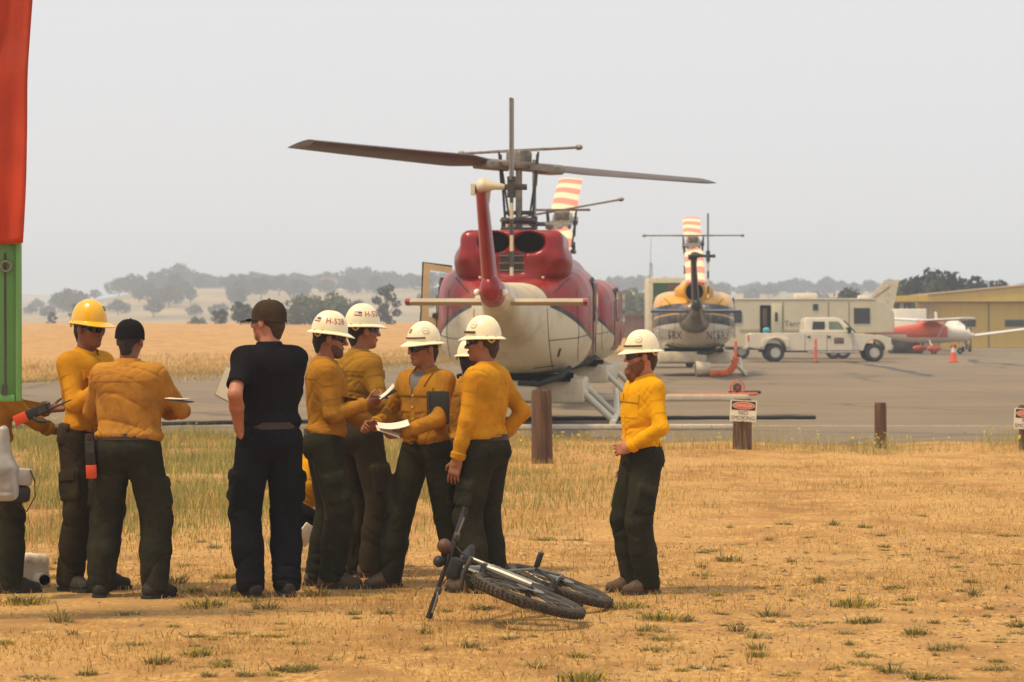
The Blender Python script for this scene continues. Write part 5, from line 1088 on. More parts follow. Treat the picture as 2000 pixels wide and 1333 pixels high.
    if not polo: S.ell(Tp(0, .008 + belly, 1.025), vec(.180 * gx + belly, .140 * gx + belly, .06), .03, np.stack([u, fw, up], 1))      # blouse over the belt
    else: S.ell(Tp(0, .008 + belly, 1.04), vec(.176 * gx + belly, .136 * gx + belly, .07), .03, np.stack([u, fw, up], 1))
    S.plane(Tp(0, 0, .985 if not polo else .99), -up)
    sl = {}
    for sd_, (E, W, *_r) in arms.items():
        if polo:
            e2 = sh[sd_] + (E - sh[sd_]) * .88; S.cone(sh[sd_] - u * sd_ * .012 - up * .01, e2, .062, .064, .06); sl[sd_] = (e2, unit(E - sh[sd_]))
        else:
            S.cone(sh[sd_] - u * sd_ * .012 - up * .01, E, .058, .053, .06); S.cone(E, E + (W - E) * .55, .053, .049, .02); S.cone(E + (W - E) * .55, W - (W - E) * .06, .049, .042, .02); sl[sd_] = (W - (W - E) * .04, unit(W - E))
    for sd_, (c_, n_) in sl.items():         # open cuffs
        S.cone(c_ + n_ * .03, c_ + n_ * .08, .085, .085, 0, sub=True) if polo else S.cone(c_ + n_ * .055, c_ + n_ * .09, .05, .05, 0, sub=True)
    V, Fq = S.mesh(); V = relax(V, Fq, 1, .5)
    dw = np.clip(1 - np.abs((V - Tp(0, 0, 1.06)) @ up) / .16, 0, 1); da = np.zeros(len(V))
    for sd_, (E, W, *_r) in arms.items(): da = np.maximum(da, np.clip(1 - np.linalg.norm(V - (E * .8 + W * .2), axis=1) / .2, 0, 1)); da = np.maximum(da, .8 * np.clip(1 - np.linalg.norm(V - (sh[sd_] - up * .12), axis=1) / .16, 0, 1))
    jt = np.maximum(dw, da); aw = np.ones(len(V))
    for sd_, (E, W, *_r) in arms.items():
        for A_, B_ in ((sh[sd_], E), (E, W)):
            t_ = np.clip((V - A_) @ (B_ - A_) / ((B_ - A_) @ (B_ - A_)), .12, 1); aw = np.minimum(aw, np.where(np.linalg.norm(V - A_ - t_[:, None] * (B_ - A_), axis=1) < .075, .42, 1))
    jt = jt * aw; V = wrinkle(V, Fq, seed, .0012, (5, 5, 8), .3 + jt); V = folds(V, Fq, seed + 3, .011, .10, (.6 + .25 * jt) * aw); V = folds(V, Fq, seed + 31, .007, .055, (.45 + .35 * jt) * (.4 + .6 * aw)); V = folds(V, Fq, seed + 61, .0075, .04, .55 + .5 * jt)
    so = mk("shirt", V * s, Fq, M_sh[shirt], root); bs = bvh(V * s, Fq)
    # collar
    cb = MB(); rows = []
    a0 = 38 if collar_open else 16
    for k_, (ra, rb, zz) in enumerate(((.070, .072, -.04), (.068, .070, .022), (.074, .077, .028), (.100, .106, -.026), (.100, .106, -.034), (.092, .098, -.032))):
        rows.append([tuple((nb + u * math.sin(R(t)) * ra + fw * (math.cos(R(t)) * rb + .012) + up * (zz - .030 * max(0, math.cos(R(t))) - (.03 * max(0, math.cos(R(t))) ** 4 if k_ in (3, 4, 5) else 0))) * s) for t in np.linspace(a0, 360 - a0, 30)])
    cb.loft(rows, False, False).build("collar", M_sh[shirt], so)
    uw = lambda x, y, z: Vector(tuple(Tp(x, y, z) * s))
    if pockets and not polo:
        for sx in (-1, 1): patch(bs, uw(sx * .10 * gx, -.12, 1.37), -fw, up, .19 * gx * s, .012 * s, .004, M_sh[shirt], "yoke_seam", so, 10, 2)
        for sx in (-1, 1):
            patch(bs, uw(sx * .082 * gx, .12, 1.285), fw, up, .130 * s, .15 * s, .005, M_sh[shirt], "pocket", so); patch(bs, uw(sx * .082 * gx, .12, 1.345), fw + up * .15, up, .142 * s, .058 * s, .014, M_sh[shirt], "pocket_flap", so, 7, 4)
        patch(bs, uw(0, .13, 1.24), fw, up, .040 * s, .40 * s, .005, M_sh[shirt], "placket", so, 3, 14)
        for zz in (1.08, 1.16, 1.24, 1.32): patch(bs, uw(0, .13, zz), fw, up, .015 * s, .015 * s, .009, M_inner, "button", so, 4, 4, .9)
        for sd_, (E, W, *_r) in arms.items():
            mid = sh[sd_] * .55 + E * .45; ax = unit(E - sh[sd_]); ou = unit(vec(*(u * sd_)) - ax * ((u * sd_) @ ax)); patch(bs, Vector(tuple((mid + ou * .07) * s)), ou, -ax, .10 * s, .13 * s, .004, M_sh[shirt], "sleeve_pocket", so); patch(bs, Vector(tuple((mid + ou * .07 - ax * .05) * s)), ou, -ax, .108 * s, .05 * s, .008, M_sh[shirt], "sleeve_flap", so, 6, 4)
            cw = W - (W - E) * .10; a_, b_, c_ = frame(W - E); MB().tube([Vector(tuple((W - (W - E) * .20) * s)), Vector(tuple((W - (W - E) * .16) * s)), Vector(tuple((W - (W - E) * .045) * s)), Vector(tuple((W - (W - E) * .045) * s))], [.046 * s, .053 * s, .050 * s, .036 * s], 16, False).build("cuff", M_sh[shirt], so)
    if tee:
        bt_ = bvh(V * s, Fq); patch(bt_, uw(0, .1, 1.385), fw + up * .25, up, .125 * s, .20 * s, .006, mat("grey_tee", (.13, .12, .105), .9, .1, 8), "undershirt", so, 6, 9, tri=True)
        for sx in (-1, 1): patch(bt_, uw(sx * .066, .1, 1.405), fw + up * .3 + u * sx * .2, up + u * sx * .42, .052 * s, .16 * s, .012, M_sh[shirt], "lapel", so, 5, 8)
    # ---- trousers
    S = SDF(lo, hi, .0075); lg = .5 + .5 * g
    S.cone(Tp(0, .004, .95), Tp(0, .006, 1.03), .128 * gx, .122 * gx, .03, u, 1.26); S.ell(hp + vec(0, -.045, -.02), vec(.155 * gx, .10 * gx, .11), .04)
    for sd_, (hj, Kn, An, fd) in legs.items():
        hm = An - vec(0, 0, .015); S.cone(hj + vec(0, 0, .02), Kn, .112 * lg, .094 * lg, .03); S.cone(Kn, An * .5 + Kn * .5, .094 * lg, .093 * lg, .025); S.cone(An * .5 + Kn * .5, hm, .093 * lg, .084, .025)
        if cargo:
            mid = hj * .36 + Kn * .64; ax = unit(Kn - hj); ou = unit(vec(sd_, .1, 0) - ax * (vec(sd_, .1, 0) @ ax)); S.box(mid + ou * .092 * lg, vec(.018, .075, .095), .02, .02, np.stack([ou, np.cross(ax, ou), ax], 1))
    S.plane(Tp(0, 0, 1.045), up); S.plane((0, 0, .035), (0, 0, -1))
    V, Fq = S.mesh(); V = relax(V, Fq, 1, .5); dk = np.zeros(len(V)); 
    for sd_, (hj, Kn, An, fd) in legs.items(): dk = np.maximum(dk, np.clip(1 - np.linalg.norm(V - Kn, axis=1) / .2, 0, 1)); dk = np.maximum(dk, 1.1 * np.clip(1 - np.linalg.norm(V - An, axis=1) / .22, 0, 1))
    V = wrinkle(V, Fq, seed + 11, .005, (6, 6, 10), .3 + .9 * dk); V = folds(V, Fq, seed + 17, .016, .10, .45 + .7 * dk); V = folds(V, Fq, seed + 37, .006, .05, .3 + .8 * dk)
    po = mk("trousers", V * s, Fq, M_pa[pants], root); bp_ = bvh(V * s, Fq)
    if cargo:
        for sd_, (hj, Kn, An, fd) in legs.items():
            ax = unit(Kn - hj); ou = unit(vec(sd_, .1, 0) - ax * (vec(sd_, .1, 0) @ ax)); c_ = hj * .50 + Kn * .50
            patch(bp_, Vector(tuple((c_ + ou * .11) * s)), ou, -ax, .17 * s, .06 * s, .010, M_pa[pants], "cargo_flap", po, 7, 4)
    for sx in (-1, 1): patch(bp_, uw(sx * .085, -.14, .90), -fw, up, .13 * s, .05 * s, .006, M_pa[pants], "back_flap", po, 6, 4)
    bl = MB(); rr_ = []
    for k_, (zz, o_) in enumerate(((.995, .004), (.995, .012), (1.035, .012), (1.035, .004))): rr_.append([tuple((Tp(math.sin(t) * (.159 * gx + o_), math.cos(t) * (.126 * gx + o_) + .004, zz)) * s) for t in (2 * math.pi * j / 32 for j in range(32))])
    bl.loft(rr_, True, False).build("belt", M_belt, po)
    # ---- boots
    for sd_, (hj, Kn, An, fd) in legs.items():
        c_ = vec(An[0], An[1], 0); sd2 = vec(fd[1], -fd[0], 0); S = SDF(c_ - .24 + vec(0, 0, .22), c_ + .24 + vec(0, 0, .05), .007)
        S.cone(c_ - fd * .045 + vec(0, 0, .05), c_ + fd * .10 + vec(0, 0, .045), .046, .044, .02, sd2, 1.0); S.cone(c_ + fd * .10 + vec(0, 0, .04), c_ + fd * .165 + vec(0, 0, .034), .046, .036, .02, sd2, 1.1); S.cone(c_ - fd * .02 + vec(0, 0, .06), An + vec(0, 0, .11), .050, .054, .03); S.cone(c_ + fd * .06 + vec(0, 0, .07), c_ + fd * .01 + vec(0, 0, .14), .034, .045, .03)
        S.plane(c_ + vec(0, 0, .012), (0, 0, -1)); V, Fq = S.mesh(); V = relax(V, Fq, 1, .4); V = wrinkle(V, Fq, seed + 23, .003, (20, 20, 20)); bt = mk("boot", V * s, Fq, M_boot[boots], root)
        ol = [(.044, -.08), (.047, 0), (.044, .06), (.052, .12), (.045, .175), (.02, .207), (-.02, .207), (-.045, .175), (-.052, .12), (-.044, .06), (-.047, 0), (-.044, -.08), (-.02, -.1), (.02, -.1)]
        MB().loft([[tuple((c_ + sd2 * x_ + fd * y_ + vec(0, 0, z_)) * s) for x_, y_ in ol] for z_ in (-.012, .022)]).build("sole", M_black, bt)
        la = MB()
        for k_ in range(4): q_ = c_ + fd * (.035 + .022 * k_) + vec(0, 0, .128 - .014 * k_); la.tube([Vector(tuple((q_ - sd2 * .03) * s)), Vector(tuple((q_ + vec(0, 0, .012)) * s)), Vector(tuple((q_ + sd2 * .03) * s))], .004, 5)
        la.build("laces", M_belt, bt)
    def world(p): return root.matrix_basis @ Vector(tuple(np.asarray(p, float) * s))
    return dict(root=root, W={k: world(a[1]) for k, a in arms.items()}, world=world, s=s, th=th)
CREW = "fire crew members standing on the dirt"
p1 = person("man in yellow hard hat and sunglasses facing the man in black cap", 168, 1152, 122, 1.923, 1.0, (1, 0), feet=((-.11, .03, 12), (.13, -.02, -14)), Rh=dict(to=(.10, .29, 1.30), hint=(.6, -.3, -1), d=(-.5, .6, .3), n=(-.6, -.6, .2), curl=.6), L=dict(to=(-.14, .30, 1.18), hint=(-.5, -.4, -1), curl=.6), head=(4, -4), shirt="gold", pants="brown", skin=2, hat="yellow", marks=[("greenbadge", -24, 32)], seed=3)
p2 = person("heavy set man in black cap and worn gold shirt, back turned, radio on belt", 250, 1168, 8, 1.846, 1.17, (3, 0), feet=((-.19, .02, 12), (.17, .0, -26)), Rh=dict(to=(.16, .34, 1.16), hint=(1, -.4, -.7), d=(-.4, .8, .1), n=(-.3, 0, 1), curl=.7), L=dict(to=(-.10, .33, 1.18), hint=(-1, -.4, -.7), d=(.4, .8, .1), n=(.3, 0, 1), curl=.7), head=(6, -8), shirt="old", pants="green", skin=2, hat="black_cap", glasses=False, belly=.012, seed=5)
p3 = person("tall man in navy polo and brown cap, back turned, hand on hip", 526, 1166, -24, 1.979, 1.0, (1, 0), feet=((-.11, .02, 10), (.11, .0, -10)), L=dict(to=(-.20, -.04, .995), hint=(-.55, -1, 0), d=(.35, .45, -.7), n=(.9, -.2, .3), curl=.3), Rh=dict(to=(-.02, .30, 1.15), hint=(1, -.5, -.6), d=(-.9, .3, .1), n=(0, -.6, .6), curl=.6), head=(-34, 0), shirt="navy", pants="black", skin=0, hair="brown", hat="brown_cap", polo=True, belly=.03, seed=7)
p4 = person("bearded man in H-528 hard hat writing on a small notepad", 632, 1147, 80, 1.851, 1.0, (2, 0), feet=((-.10, -.03, 6), (.12, .04, -12)), Rh=dict(to=(.12, .26, 1.20), hint=(.5, -.6, -1), d=(-.15, .9, .25), n=(-.7, -.1, .7), curl=.75), L=dict(to=(-.10, .34, 1.06), hint=(-.5, -.6, -1), d=(.2, .9, -.1), n=(.8, 0, .4), curl=.9), head=(4, -6), shirt="tan", pants="green", boots="brown", skin=1, hat="hard", marks=[("text", "H-528", 72, 25, .068), ("flag", 150, 26)], beard="stubble", seed=9)
p5 = person("man with flag decal on hard hat, looking away behind the notepad writer", 702, 1126, 58, 1.902, 1.0, (1, 0), feet=((-.11, .0, 8), (.12, .02, -20)), Rh=dict(to=(.18, .22, 1.05), hint=(.8, -1, -.1), d=(-.4, .7, -.3), n=(-1, 0, .1), curl=.5), L=dict(to=(-.22, .1, 1.0), hint=(-1, -.5, 0), curl=.5), head=(8, 0), shirt="olive", pants="brown", boots="brown", skin=1, hat="hard", marks=[("flag", 128, 26), ("text", "H-528", 62, 24, .068)], seed=13)
p6 = person("man with open collar reaching out a hand, papers and black folder under arm", 834, 1150, 218, 1.780, 1.0, (2, 0), feet=((-.20, -.10, 20), (.25, .10, -16)), Rh=dict(to=(.25, .26, 1.11), hint=(.8, -.3, -1), d=(.1, .95, .02), n=(-.6, .1, -.5), curl=1.0), L=dict(to=(-.02, .29, 1.06), hint=(-1, -.2, -.6), d=(.85, .5, -.1), n=(.2, -.5, .8), curl=.7), head=(16, -2), shirt="tan", pants="green", boots="brown", skin=1, hair="dark", hat="hard", marks=[("badge", 0, 26), ("seal", -66, 30), ("strap", -62, 62, .006)], beard=None, collar_open=True, tee=True, seed=15)
p7 = person("man in clean gold shirt with arm hanging, goggle strap on hard hat", 950, 1162, 296, 1.821, 1.04, (1, 0), feet=((-.12, .0, 8), (.13, .0, -8)), L=dict(to=(-.245, .10, .83), hint=(-.6, -1, 0), n=(1, .1, 0), curl=.35), Rh=dict(to=(.20, .02, .97), hint=(.6, -1, 0), d=(-.4, .3, -.7), n=(-1, 0, 0), curl=.4), head=(-10, 0), shirt="gold", pants="green", boots="brown", skin=1, hair="brown", hat="hard", marks=[("seal", -62, 30), ("strap", -75, 30, .009)], seed=17, d=18.35)
p8 = person("man mostly hidden behind the clean gold shirt, only hard hat and hair seen", 915, 1125, 28, 1.663, .95, (2, 0), head=(0, -4), shirt="tan", pants="green", hat="hard", skin=2, glasses=False, seed=19, d=19.7, hide=1)
p9 = person("red bearded man in bright yellow shirt standing alone, hand on hip", 1254, 1158, 250, 1.724, 1.0, (-1, 0), feet=((-.10, .0, 10), (.10, .02, -4)), L=dict(to=(-.13, .15, 1.01), hint=(-.9, -.8, -.1), d=(.7, .5, -.15), n=(.3, -.9, 0), curl=.5), Rh=dict(to=(.22, .04, .83), hint=(.5, -1, 0), n=(-1, 0, 0), curl=.35), head=(12, -2), shirt="bright", pants="green", boots="brown", skin=0, hair="brown", hat="hard", marks=[("badge", 6, 24), ("seal", -66, 28), ("strap", -80, 60, .007)], beard="red", seed=21)
p10 = person("crew member in bright yellow shirt crouching behind the standing men, pen in hand", 624, 1112, 84, 1.816, 1.0, (30, 0), hips=(0, -.20, .42), feet=((-.13, .08, 8), (.14, .02, -8)), knee={1: (.3, 1, .6), -1: (-.3, 1, .6)}, Rh=dict(to=(.20, .45, .43), hint=(.6, -.2, -1), d=(0, .9, .3), n=(-.8, 0, .3), curl=.9), L=dict(to=(-.16, .42, .55), hint=(-.6, -.3, -1), curl=.8), head=(0, 0), shirt="bright", pants="black", hat=None, skin=1, glasses=False, cargo=False, seed=25, d=19.9, hide=1)
p11 = person("person beside the green panel holding up a handheld radio with orange base", -22, 1140, 62, 1.816, 1.0, (4, 0), feet=((-.14, -.05, 8), (.13, .10, -8)), Rh=dict(to=(.06, .40, 1.06), hint=(.6, -.5, -1), d=(.1, .95, -.12), n=(-.4, -.1, -.7), curl=.6), L=dict(to=(.04, .40, 1.20), hint=(-.5, -.4, -1), d=(.3, .95, .05), n=(.4, 0, .8), curl=1.0), head=(0, 0), shirt="tan", pants="green", hat="hard", skin=2, glasses=False, seed=27, d=18.3)

# ================================================================== HAND-HELD THINGS AND GEAR
def placed(o, loc, eul, label, cat, group=None): o.location = loc; o.rotation_euler = [R(a) for a in eul]; return tag(o, label, cat, group)
def page_sheet(w, h, curl, n=8):
    b = MB(); top = []
    for i in range(n):
        t = i / (n - 1); top.append([(w * (t - .5), y, curl * (t ** 2) * w) for y in (-h / 2, h / 2)])
    v = [p for r_ in top for p in r_]; v2 = [(p[0], p[1], p[2] - .004) for p in v]; N_ = len(v); b.v = v + v2
    for i in range(n - 1): a_ = 2 * i; b.f += [[a_, a_ + 1, a_ + 3, a_ + 2], [a_ + N_, a_ + 2 + N_, a_ + 3 + N_, a_ + 1 + N_]]
    rim_ = [2 * i for i in range(n)] + [2 * i + 1 for i in range(n - 1, -1, -1)]
    for a_, c_ in zip(rim_, rim_[1:] + rim_[:1]): b.f.append([a_, c_, c_ + N_, a_ + N_])
    return b
o = page_sheet(.13, .10, .25).build("notepad", M_paper); w = p4["W"][1]; placed(o, w + Vector((.15, -.03, .075)), (8, -28, 6), "small open notepad held by the man in H-528 hard hat", "notepad"); MB().box((-.0, 0, -.008), (.128, .098, .006)).build("notepad_cover", M_dark, o)
o = MB().tube([(-.06, 0, 0), (.05, 0, 0), (.066, 0, 0)], [.005, .005, .001], 8).build("pen", M_black); placed(o, w + Vector((.10, -.05, .05)), (0, 8, 14), "black pen lying over the small open notepad", "pen"); MB().tube([(-.06, .006, .002), (-.02, .006, .002)], .002, 5).build("pen_clip", M_steel, o)
o = page_sheet(.19, .14, .35).build("folded_papers", M_paper); w = p6["W"][-1]; placed(o, w + Vector((-.06, -.08, .04)), (14, 14, 12), "white folded papers held low by the man with open collar", "papers"); q = page_sheet(.16, .13, -.1).build("loose_page", M_paper, o); q.location = (-.02, 0, -.02)
o = MB().box((0, 0, 0), (.15, .035, .22), bev=.008).build("black_folder", M_black); placed(o, p6["world"]((-.205, .13, 1.235)), (6, 0, -14), "black folder clamped under the arm of the man with open collar", "folder"); MB().box((-.06, -.019, 0), (.014, .004, .21)).build("elastic_band", M_dark, o)
w = p3["W"][1]; o = MB().box((0, 0, 0), (.20, .014, .24), bev=.004).build("clipboard", mat("tan_board", (.42, .33, .2), .7, .1, 6)); placed(o, P(455, 752, 18.2), (0, 24, -24), "tan clipboard held in front of the man in navy polo", "clipboard"); MB().box((0, -.012, .10), (.08, .012, .03), bev=.004).build("clip", M_steel, o); MB().box((0, -.009, -.01), (.18, .003, .2)).build("sheet", M_paper, o)
w = p2["W"][1]; o = page_sheet(.16, .12, .1).build("field_notebook", M_paper); placed(o, P(350, 780, 17.55), (0, 6, -10), "pale notebook corner peeking past the elbow of the black cap man", "notebook"); MB().box((0, 0, -.01), (.158, .118, .008)).build("cover", M_dark, o)
o = MB().tube([(0, 0, -.07), (0, 0, .05), (0, 0, .07)], [.006, .006, .001], 8).build("pen", M_blue); placed(o, p10["W"][1] + Vector((.11, -.04, .05)), (10, 10, 0), "dark blue pen in the hand of the crouching crew member", "pen"); MB().tube([(0, .007, .0), (0, .007, .05)], .002, 5).build("pen_clip", M_steel, o)
o = MB().box((0, 0, 0), (.10, .02, .15), bev=.004).build("note_sheet", M_paper); placed(o, P(597, 1045, 19.3), (10, 35, 20), "folded pale note sticking out beside the crouching crew member", "note"); MB().box((0, -.012, -.05), (.09, .004, .04)).build("fold", M_cream, o)
M_rorange = mat("radio_orange", (.70, .07, .015), .45, .1, 8)
def radio(name, antenna=.22):
    rt = empty(name); MB().box((0, 0, .02), (.065, .042, .15), bev=.008).build("radio_case", M_black, rt); MB().box((0, 0, -.10), (.068, .046, .09), bev=.008).build("battery", M_rorange, rt); MB().tube([(.02, 0, .09), (.02, 0, .13), (.02, 0, .13 + antenna)], [.009, .006, .004], 8).build("antenna", M_black, rt)
    MB().tube([(-.018, 0, .09), (-.018, 0, .115)], .010, 10).build("knob", M_dark, rt); MB().box((0, -.024, .05), (.045, .004, .05)).build("speaker_grille", M_dark, rt); return rt
o = radio("handheld_radio", .12); w = p11["W"][-1]; placed(o, P(68, 806, 18.05), (0, 66, 0), "handheld radio with orange battery held up below the green panel", "radio"); MB().tube([(.03, -.02, -.02), (.06, -.03, .0), (.085, -.03, .05)], .014, 8).build("push_button", M_black, o)
o = radio("handheld_radio", .05); placed(o, p2["world"]((-.215, -.10, .90)), (4, -3, 6), "black handheld radio with orange base hanging on the wide man's belt", "radio"); MB().box((0, .03, .06), (.06, .02, .16)).build("holster", M_strap, o)
o = MB().box((0, 0, 0), (.07, .06, .14), bev=.02).build("belt_pouch", M_belt); placed(o, p1["world"]((.185, -.03, .98)), (0, 8, 0), "dark leather pouch on the belt of the yellow hard hat man", "pouch"); MB().box((.02, -.0, .05), (.05, .066, .04), bev=.01).build("pouch_flap", M_strap, o)
# plastic bag and kit hanging at the left person
s_ = SDF((-.25, -.2, -.4), (.25, .2, .35), .012); s_.box((0, 0, -.15), (.13, .09, .15), .06, .05); s_.cone((0, 0, -.02), (.02, 0, .26), .10, .04, .08); V, Fq = s_.mesh(); V = relax(V, Fq, 1); V = wrinkle(V, Fq, 4, .008, (6, 6, 5)); V = folds(V, Fq, 9, .010, .12)
o = mk("plastic_bag", V, Fq, mat("white_plastic", (.60, .57, .53), .3, .12, 8, trans=.45)); placed(o, P(2, 905, 17.75), (0, 0, 0), "crumpled white plastic bag hanging beside the radio holder", "bag"); o.scale = (.8, .8, .8); MB().tube([(.0, 0, .24), (.03, 0, .30), (.05, 0, .24)], .008, 6).build("handle", M_white, o)
o = MB().box((0, 0, 0), (.14, .10, .11), bev=.015).build("equipment_case", mat("grey_case", (.42, .38, .34), .6, .1, 6)); placed(o, P(40, 932, 17.95), (0, 3, 20), "small grey case with black cable at the radio holder's knee", "case"); MB().tube([(.05, -.06, .05), (.08, -.07, -.02), (.09, -.06, -.12), (.04, -.06, -.22), (-.02, -.06, -.18)], .005, 6).build("cable", M_black, o); MB().box((-.01, -.0, -.11), (.15, .105, .11), bev=.03).build("black_pouch", M_black, o)
# paper sack and white pipe on the ground
M_sack = mat("paper_sack", (.66, .56, .42), .8, .1, 5, .3, 30, dirt=((.45, .06, .05), 11, .54, .9)); s_ = SDF((-.2, -.2, -.05), (.2, .2, .3), .01); s_.box((0, 0, .10), (.10, .09, .11), .03, .02); s_.plane((0, 0, .005), (0, 0, -1)); V, Fq = s_.mesh(); V = wrinkle(relax(V, Fq, 1), Fq, 4, .012, (14, 14, 14)); V[:, 2] = np.maximum(V[:, 2], 0)
x_, d_ = (62 - 1000) / F * 18.75, 18.75; o = mk("paper_sack", V, Fq, M_sack); placed(o, (x_, d_, gz(x_, d_)), (0, 0, 25), "crumpled paper sack with red print on the dirt", "sack"); MB().box((0, -.085, .13), (.08, .006, .05)).build("red_print", mat("print_red", (.45, .05, .05), .7, .3, 30), o)
x_ = (86 - 1000) / F * 18.6; o = MB().tube([(-.03, .16, .048), (.0, 0, .048)], .046, 18).build("white_pipe", M_white); placed(o, (x_, 18.6, gz(x_, 18.6)), (0, 0, 24), "short white pipe with dark mouth lying beside the paper sack", "pipe"); MB().disc((.0, -.003, .048), .036, (0, 1, 0), .008).build("pipe_mouth", M_hole, o)  # the mouth is a near-black disc, shade painted over a solid end
# green panel on a post with a red tarpaulin hung above it
M_pgreen = mat("panel_green", (.135, .33, .095), .5, .06, 2, dirt=((.07, .17, .04), 2, .6, .4)); d_ = 16.4; pr = P(40, 785, d_)
gp = empty("green_panel", (pr.x - .55, d_, gz(pr.x - .55, d_)), R(3), "bright green metal panel with latch rod hung on a post", "panel"); zb_, zt_ = pr.z, 3.2
MB().box((.05, .02, (zb_ + zt_) / 2), (1.0, .035, zt_ - zb_), bev=.006).build("sheet", M_pgreen, gp); MB().box((.535, -.006, (zb_ + zt_) / 2), (.03, .05, zt_ - zb_ - .004), bev=.006).build("edge_flange", M_pgreen, gp); MB().box((.05, -.007, zb_ + .02), (.93, .048, .04), bev=.006).build("bottom_flange", M_pgreen, gp)
MB().tube([(.46, -.03, zb_ + .04), (.46, -.03, 2.2)], .007, 6).build("latch_rod", M_dark, gp); MB().box((.455, -.03, zb_ + .07), (.03, .02, .06)).build("latch", M_dark, gp); MB().torus((.465, -.035, 2.12), .03, .009, (0, 1, 0), 16, 6).build("ring", M_steel, gp)
MB().tube([(-.6, .06, -.2), (-.6, .06, 4.6)], .06, 12).build("post", M_dark, gp); MB().tube([(-.7, .06, 4.5), (.75, -.06, 4.5)], .03, 10).build("crossbar", M_dark, gp)
N_ = 44; fr_, bk_ = [], []; ztop, zbt = 4.5, P(0, 473, d_ - .1).z
for j in range(60):
    t = j / 59; z = ztop + (zbt - ztop) * t
    for i in range(N_):
        u_ = i / (N_ - 1); x = -.62 + u_ * (1.27 - .085 * t ** 1.5) + .01 * math.sin(t * 9); fold = .028 * math.sin(u_ * 22 + 1.5 * math.sin(t * 3)) + .012 * math.sin(u_ * 51 + t * 6)
        fr_.append((x, -.10 + fold, z - .012 * math.sin(u_ * 9) * t)); bk_.append((x, -.075 + fold, z - .012 * math.sin(u_ * 9) * t))
V = np.array(fr_ + bk_); V[:, 1] += vnoise(V * np.array([3, 3, 4.]), 6) * .02; K_ = len(fr_); Fc = []
for j in range(59):
    for i in range(N_ - 1): a_ = j * N_ + i; Fc.append([a_, a_ + N_, a_ + N_ + 1, a_ + 1]); Fc.append([a_ + K_, a_ + 1 + K_, a_ + N_ + 1 + K_, a_ + N_ + K_])
for i in range(N_ - 1): a_ = 59 * N_ + i; Fc.append([a_, a_ + K_, a_ + 1 + K_, a_ + 1])
for j in range(59): a_ = j * N_ + N_ - 1; Fc.append([a_, a_ + N_, a_ + N_ + K_, a_ + K_])
o = mk("red_tarpaulin", V, Fc, mat("red_canvas", (.46, .040, .008), .8, .2, 2.2, .14, 30, dirt=((.25, .03, .01), 3, .56, .5))); o.location = gp.location; o.rotation_euler = gp.rotation_euler; tag(o, "red orange tarpaulin hanging in folds over the green panel", "tarpaulin")
b = MB(); b.tube([(.36, -.135, ztop - .02), (.36, -.135, zbt + .06)], .004, 6).build("seam", mat("seam_dark", (.22, .03, .01), .7, .1, 5), o)

# ================================================================== MOUNTAIN BIKE LYING ON ITS SIDE
# built upright (x forward, z up, y left), then laid over
M_bk = mat("bike_black", (.02, .019, .018), .35, .2, 10, coat=.3); M_bs = mat("bike_silver", (.24, .22, .19), .45, .1, 10, metal=.7); M_mud = mat("muddy_tyre", (.055, .040, .026), .9, .35, 14, .4, 60); M_br = mat("bike_red", (.5, .03, .02), .4, .1, 10)
bike = empty("mountain_bike", label="black mountain bike lying on its side on the dirt", cat="bicycle")
WB, Rw = 1.02, .345
for cx in (0, WB):
    w_ = MB().torus((cx, 0, Rw), Rw - .029, .032, (0, 1, 0), 56, 10).build("wheel", M_mud, bike)
    kn = MB()
    for k in range(64):
        a_ = 2 * math.pi * k / 64
        for yy, rr_ in ((-.017, .002), (0, .0045), (.017, .002)) if k % 2 else ((-.011, .004), (.011, .004)):
            Mk = Matrix.Rotation(-a_, 3, 'Y'); kn.box(Mk @ Vector((Rw + rr_, yy, 0)) + Vector((cx, 0, Rw)), (.010, .012, .014), Mk)
    kn.build("tread_knobs", M_mud, w_); MB().torus((cx, 0, Rw), Rw - .062, .011, (0, 1, 0), 48, 8).build("rim", M_bk, w_)
    sp = MB()
    for k in range(28):
        a_ = 2 * math.pi * k / 28; sp.tube([(cx + .02 * math.cos(a_ + 1.2), .025 * (-1) ** k, Rw + .02 * math.sin(a_ + 1.2)), (cx + (Rw - .07) * math.cos(a_), 0, Rw + (Rw - .07) * math.sin(a_))], .0018, 4)
    sp.build("spokes", M_bs, w_); MB().tube([(cx, -.055, Rw), (cx, .055, Rw)], .02, 10).build("hub", M_bk, w_); MB().disc((cx, .045, Rw), .085, (0, 1, 0), .003, 24).build("brake_disc", M_bs, w_)
BB, ST, HT, HB = Vector((.41, 0, .32)), Vector((.28, 0, .74)), Vector((.86, 0, .80)), Vector((.89, 0, .68))
MB().tube([HB - Vector((.02, 0, .0)), BB], .026, 10).build("down_tube", M_bk, bike); MB().tube([HT, ST + (BB - ST) * .12], .021, 10).build("top_tube", M_bs, bike); MB().tube([BB, ST], .019, 10).build("seat_tube", M_bk, bike); MB().tube([HB - Vector((-.008, 0, .03)), HT + Vector((-.006, 0, .03))], .026, 10).build("head_tube", M_bk, bike)
for yy in (-1, 1):
    MB().tube([BB + Vector((0, yy * .03, 0)), (.2, yy * .06, .33), (0, yy * .065, Rw)], .012, 8).build("chain_stay", M_bk, bike); MB().tube([ST + (BB - ST) * .2, (.1, yy * .06, .5), (0, yy * .065, Rw)], .010, 8).build("seat_stay", M_bs, bike)
    MB().tube([(WB - .015, yy * .062, Rw), (.945, yy * .062, .56), (.92, yy * .062, .66)], [.022, .025, .020], 10).build("fork_leg", M_bs if yy > 0 else M_bk, bike)
MB().box((.92, 0, .665), (.05, .17, .045), bev=.015).build("fork_crown", M_bk, bike); MB().tube([HT, (.85, 0, .86), (.92, 0, .885)], .018, 8).build("stem", M_bk, bike)
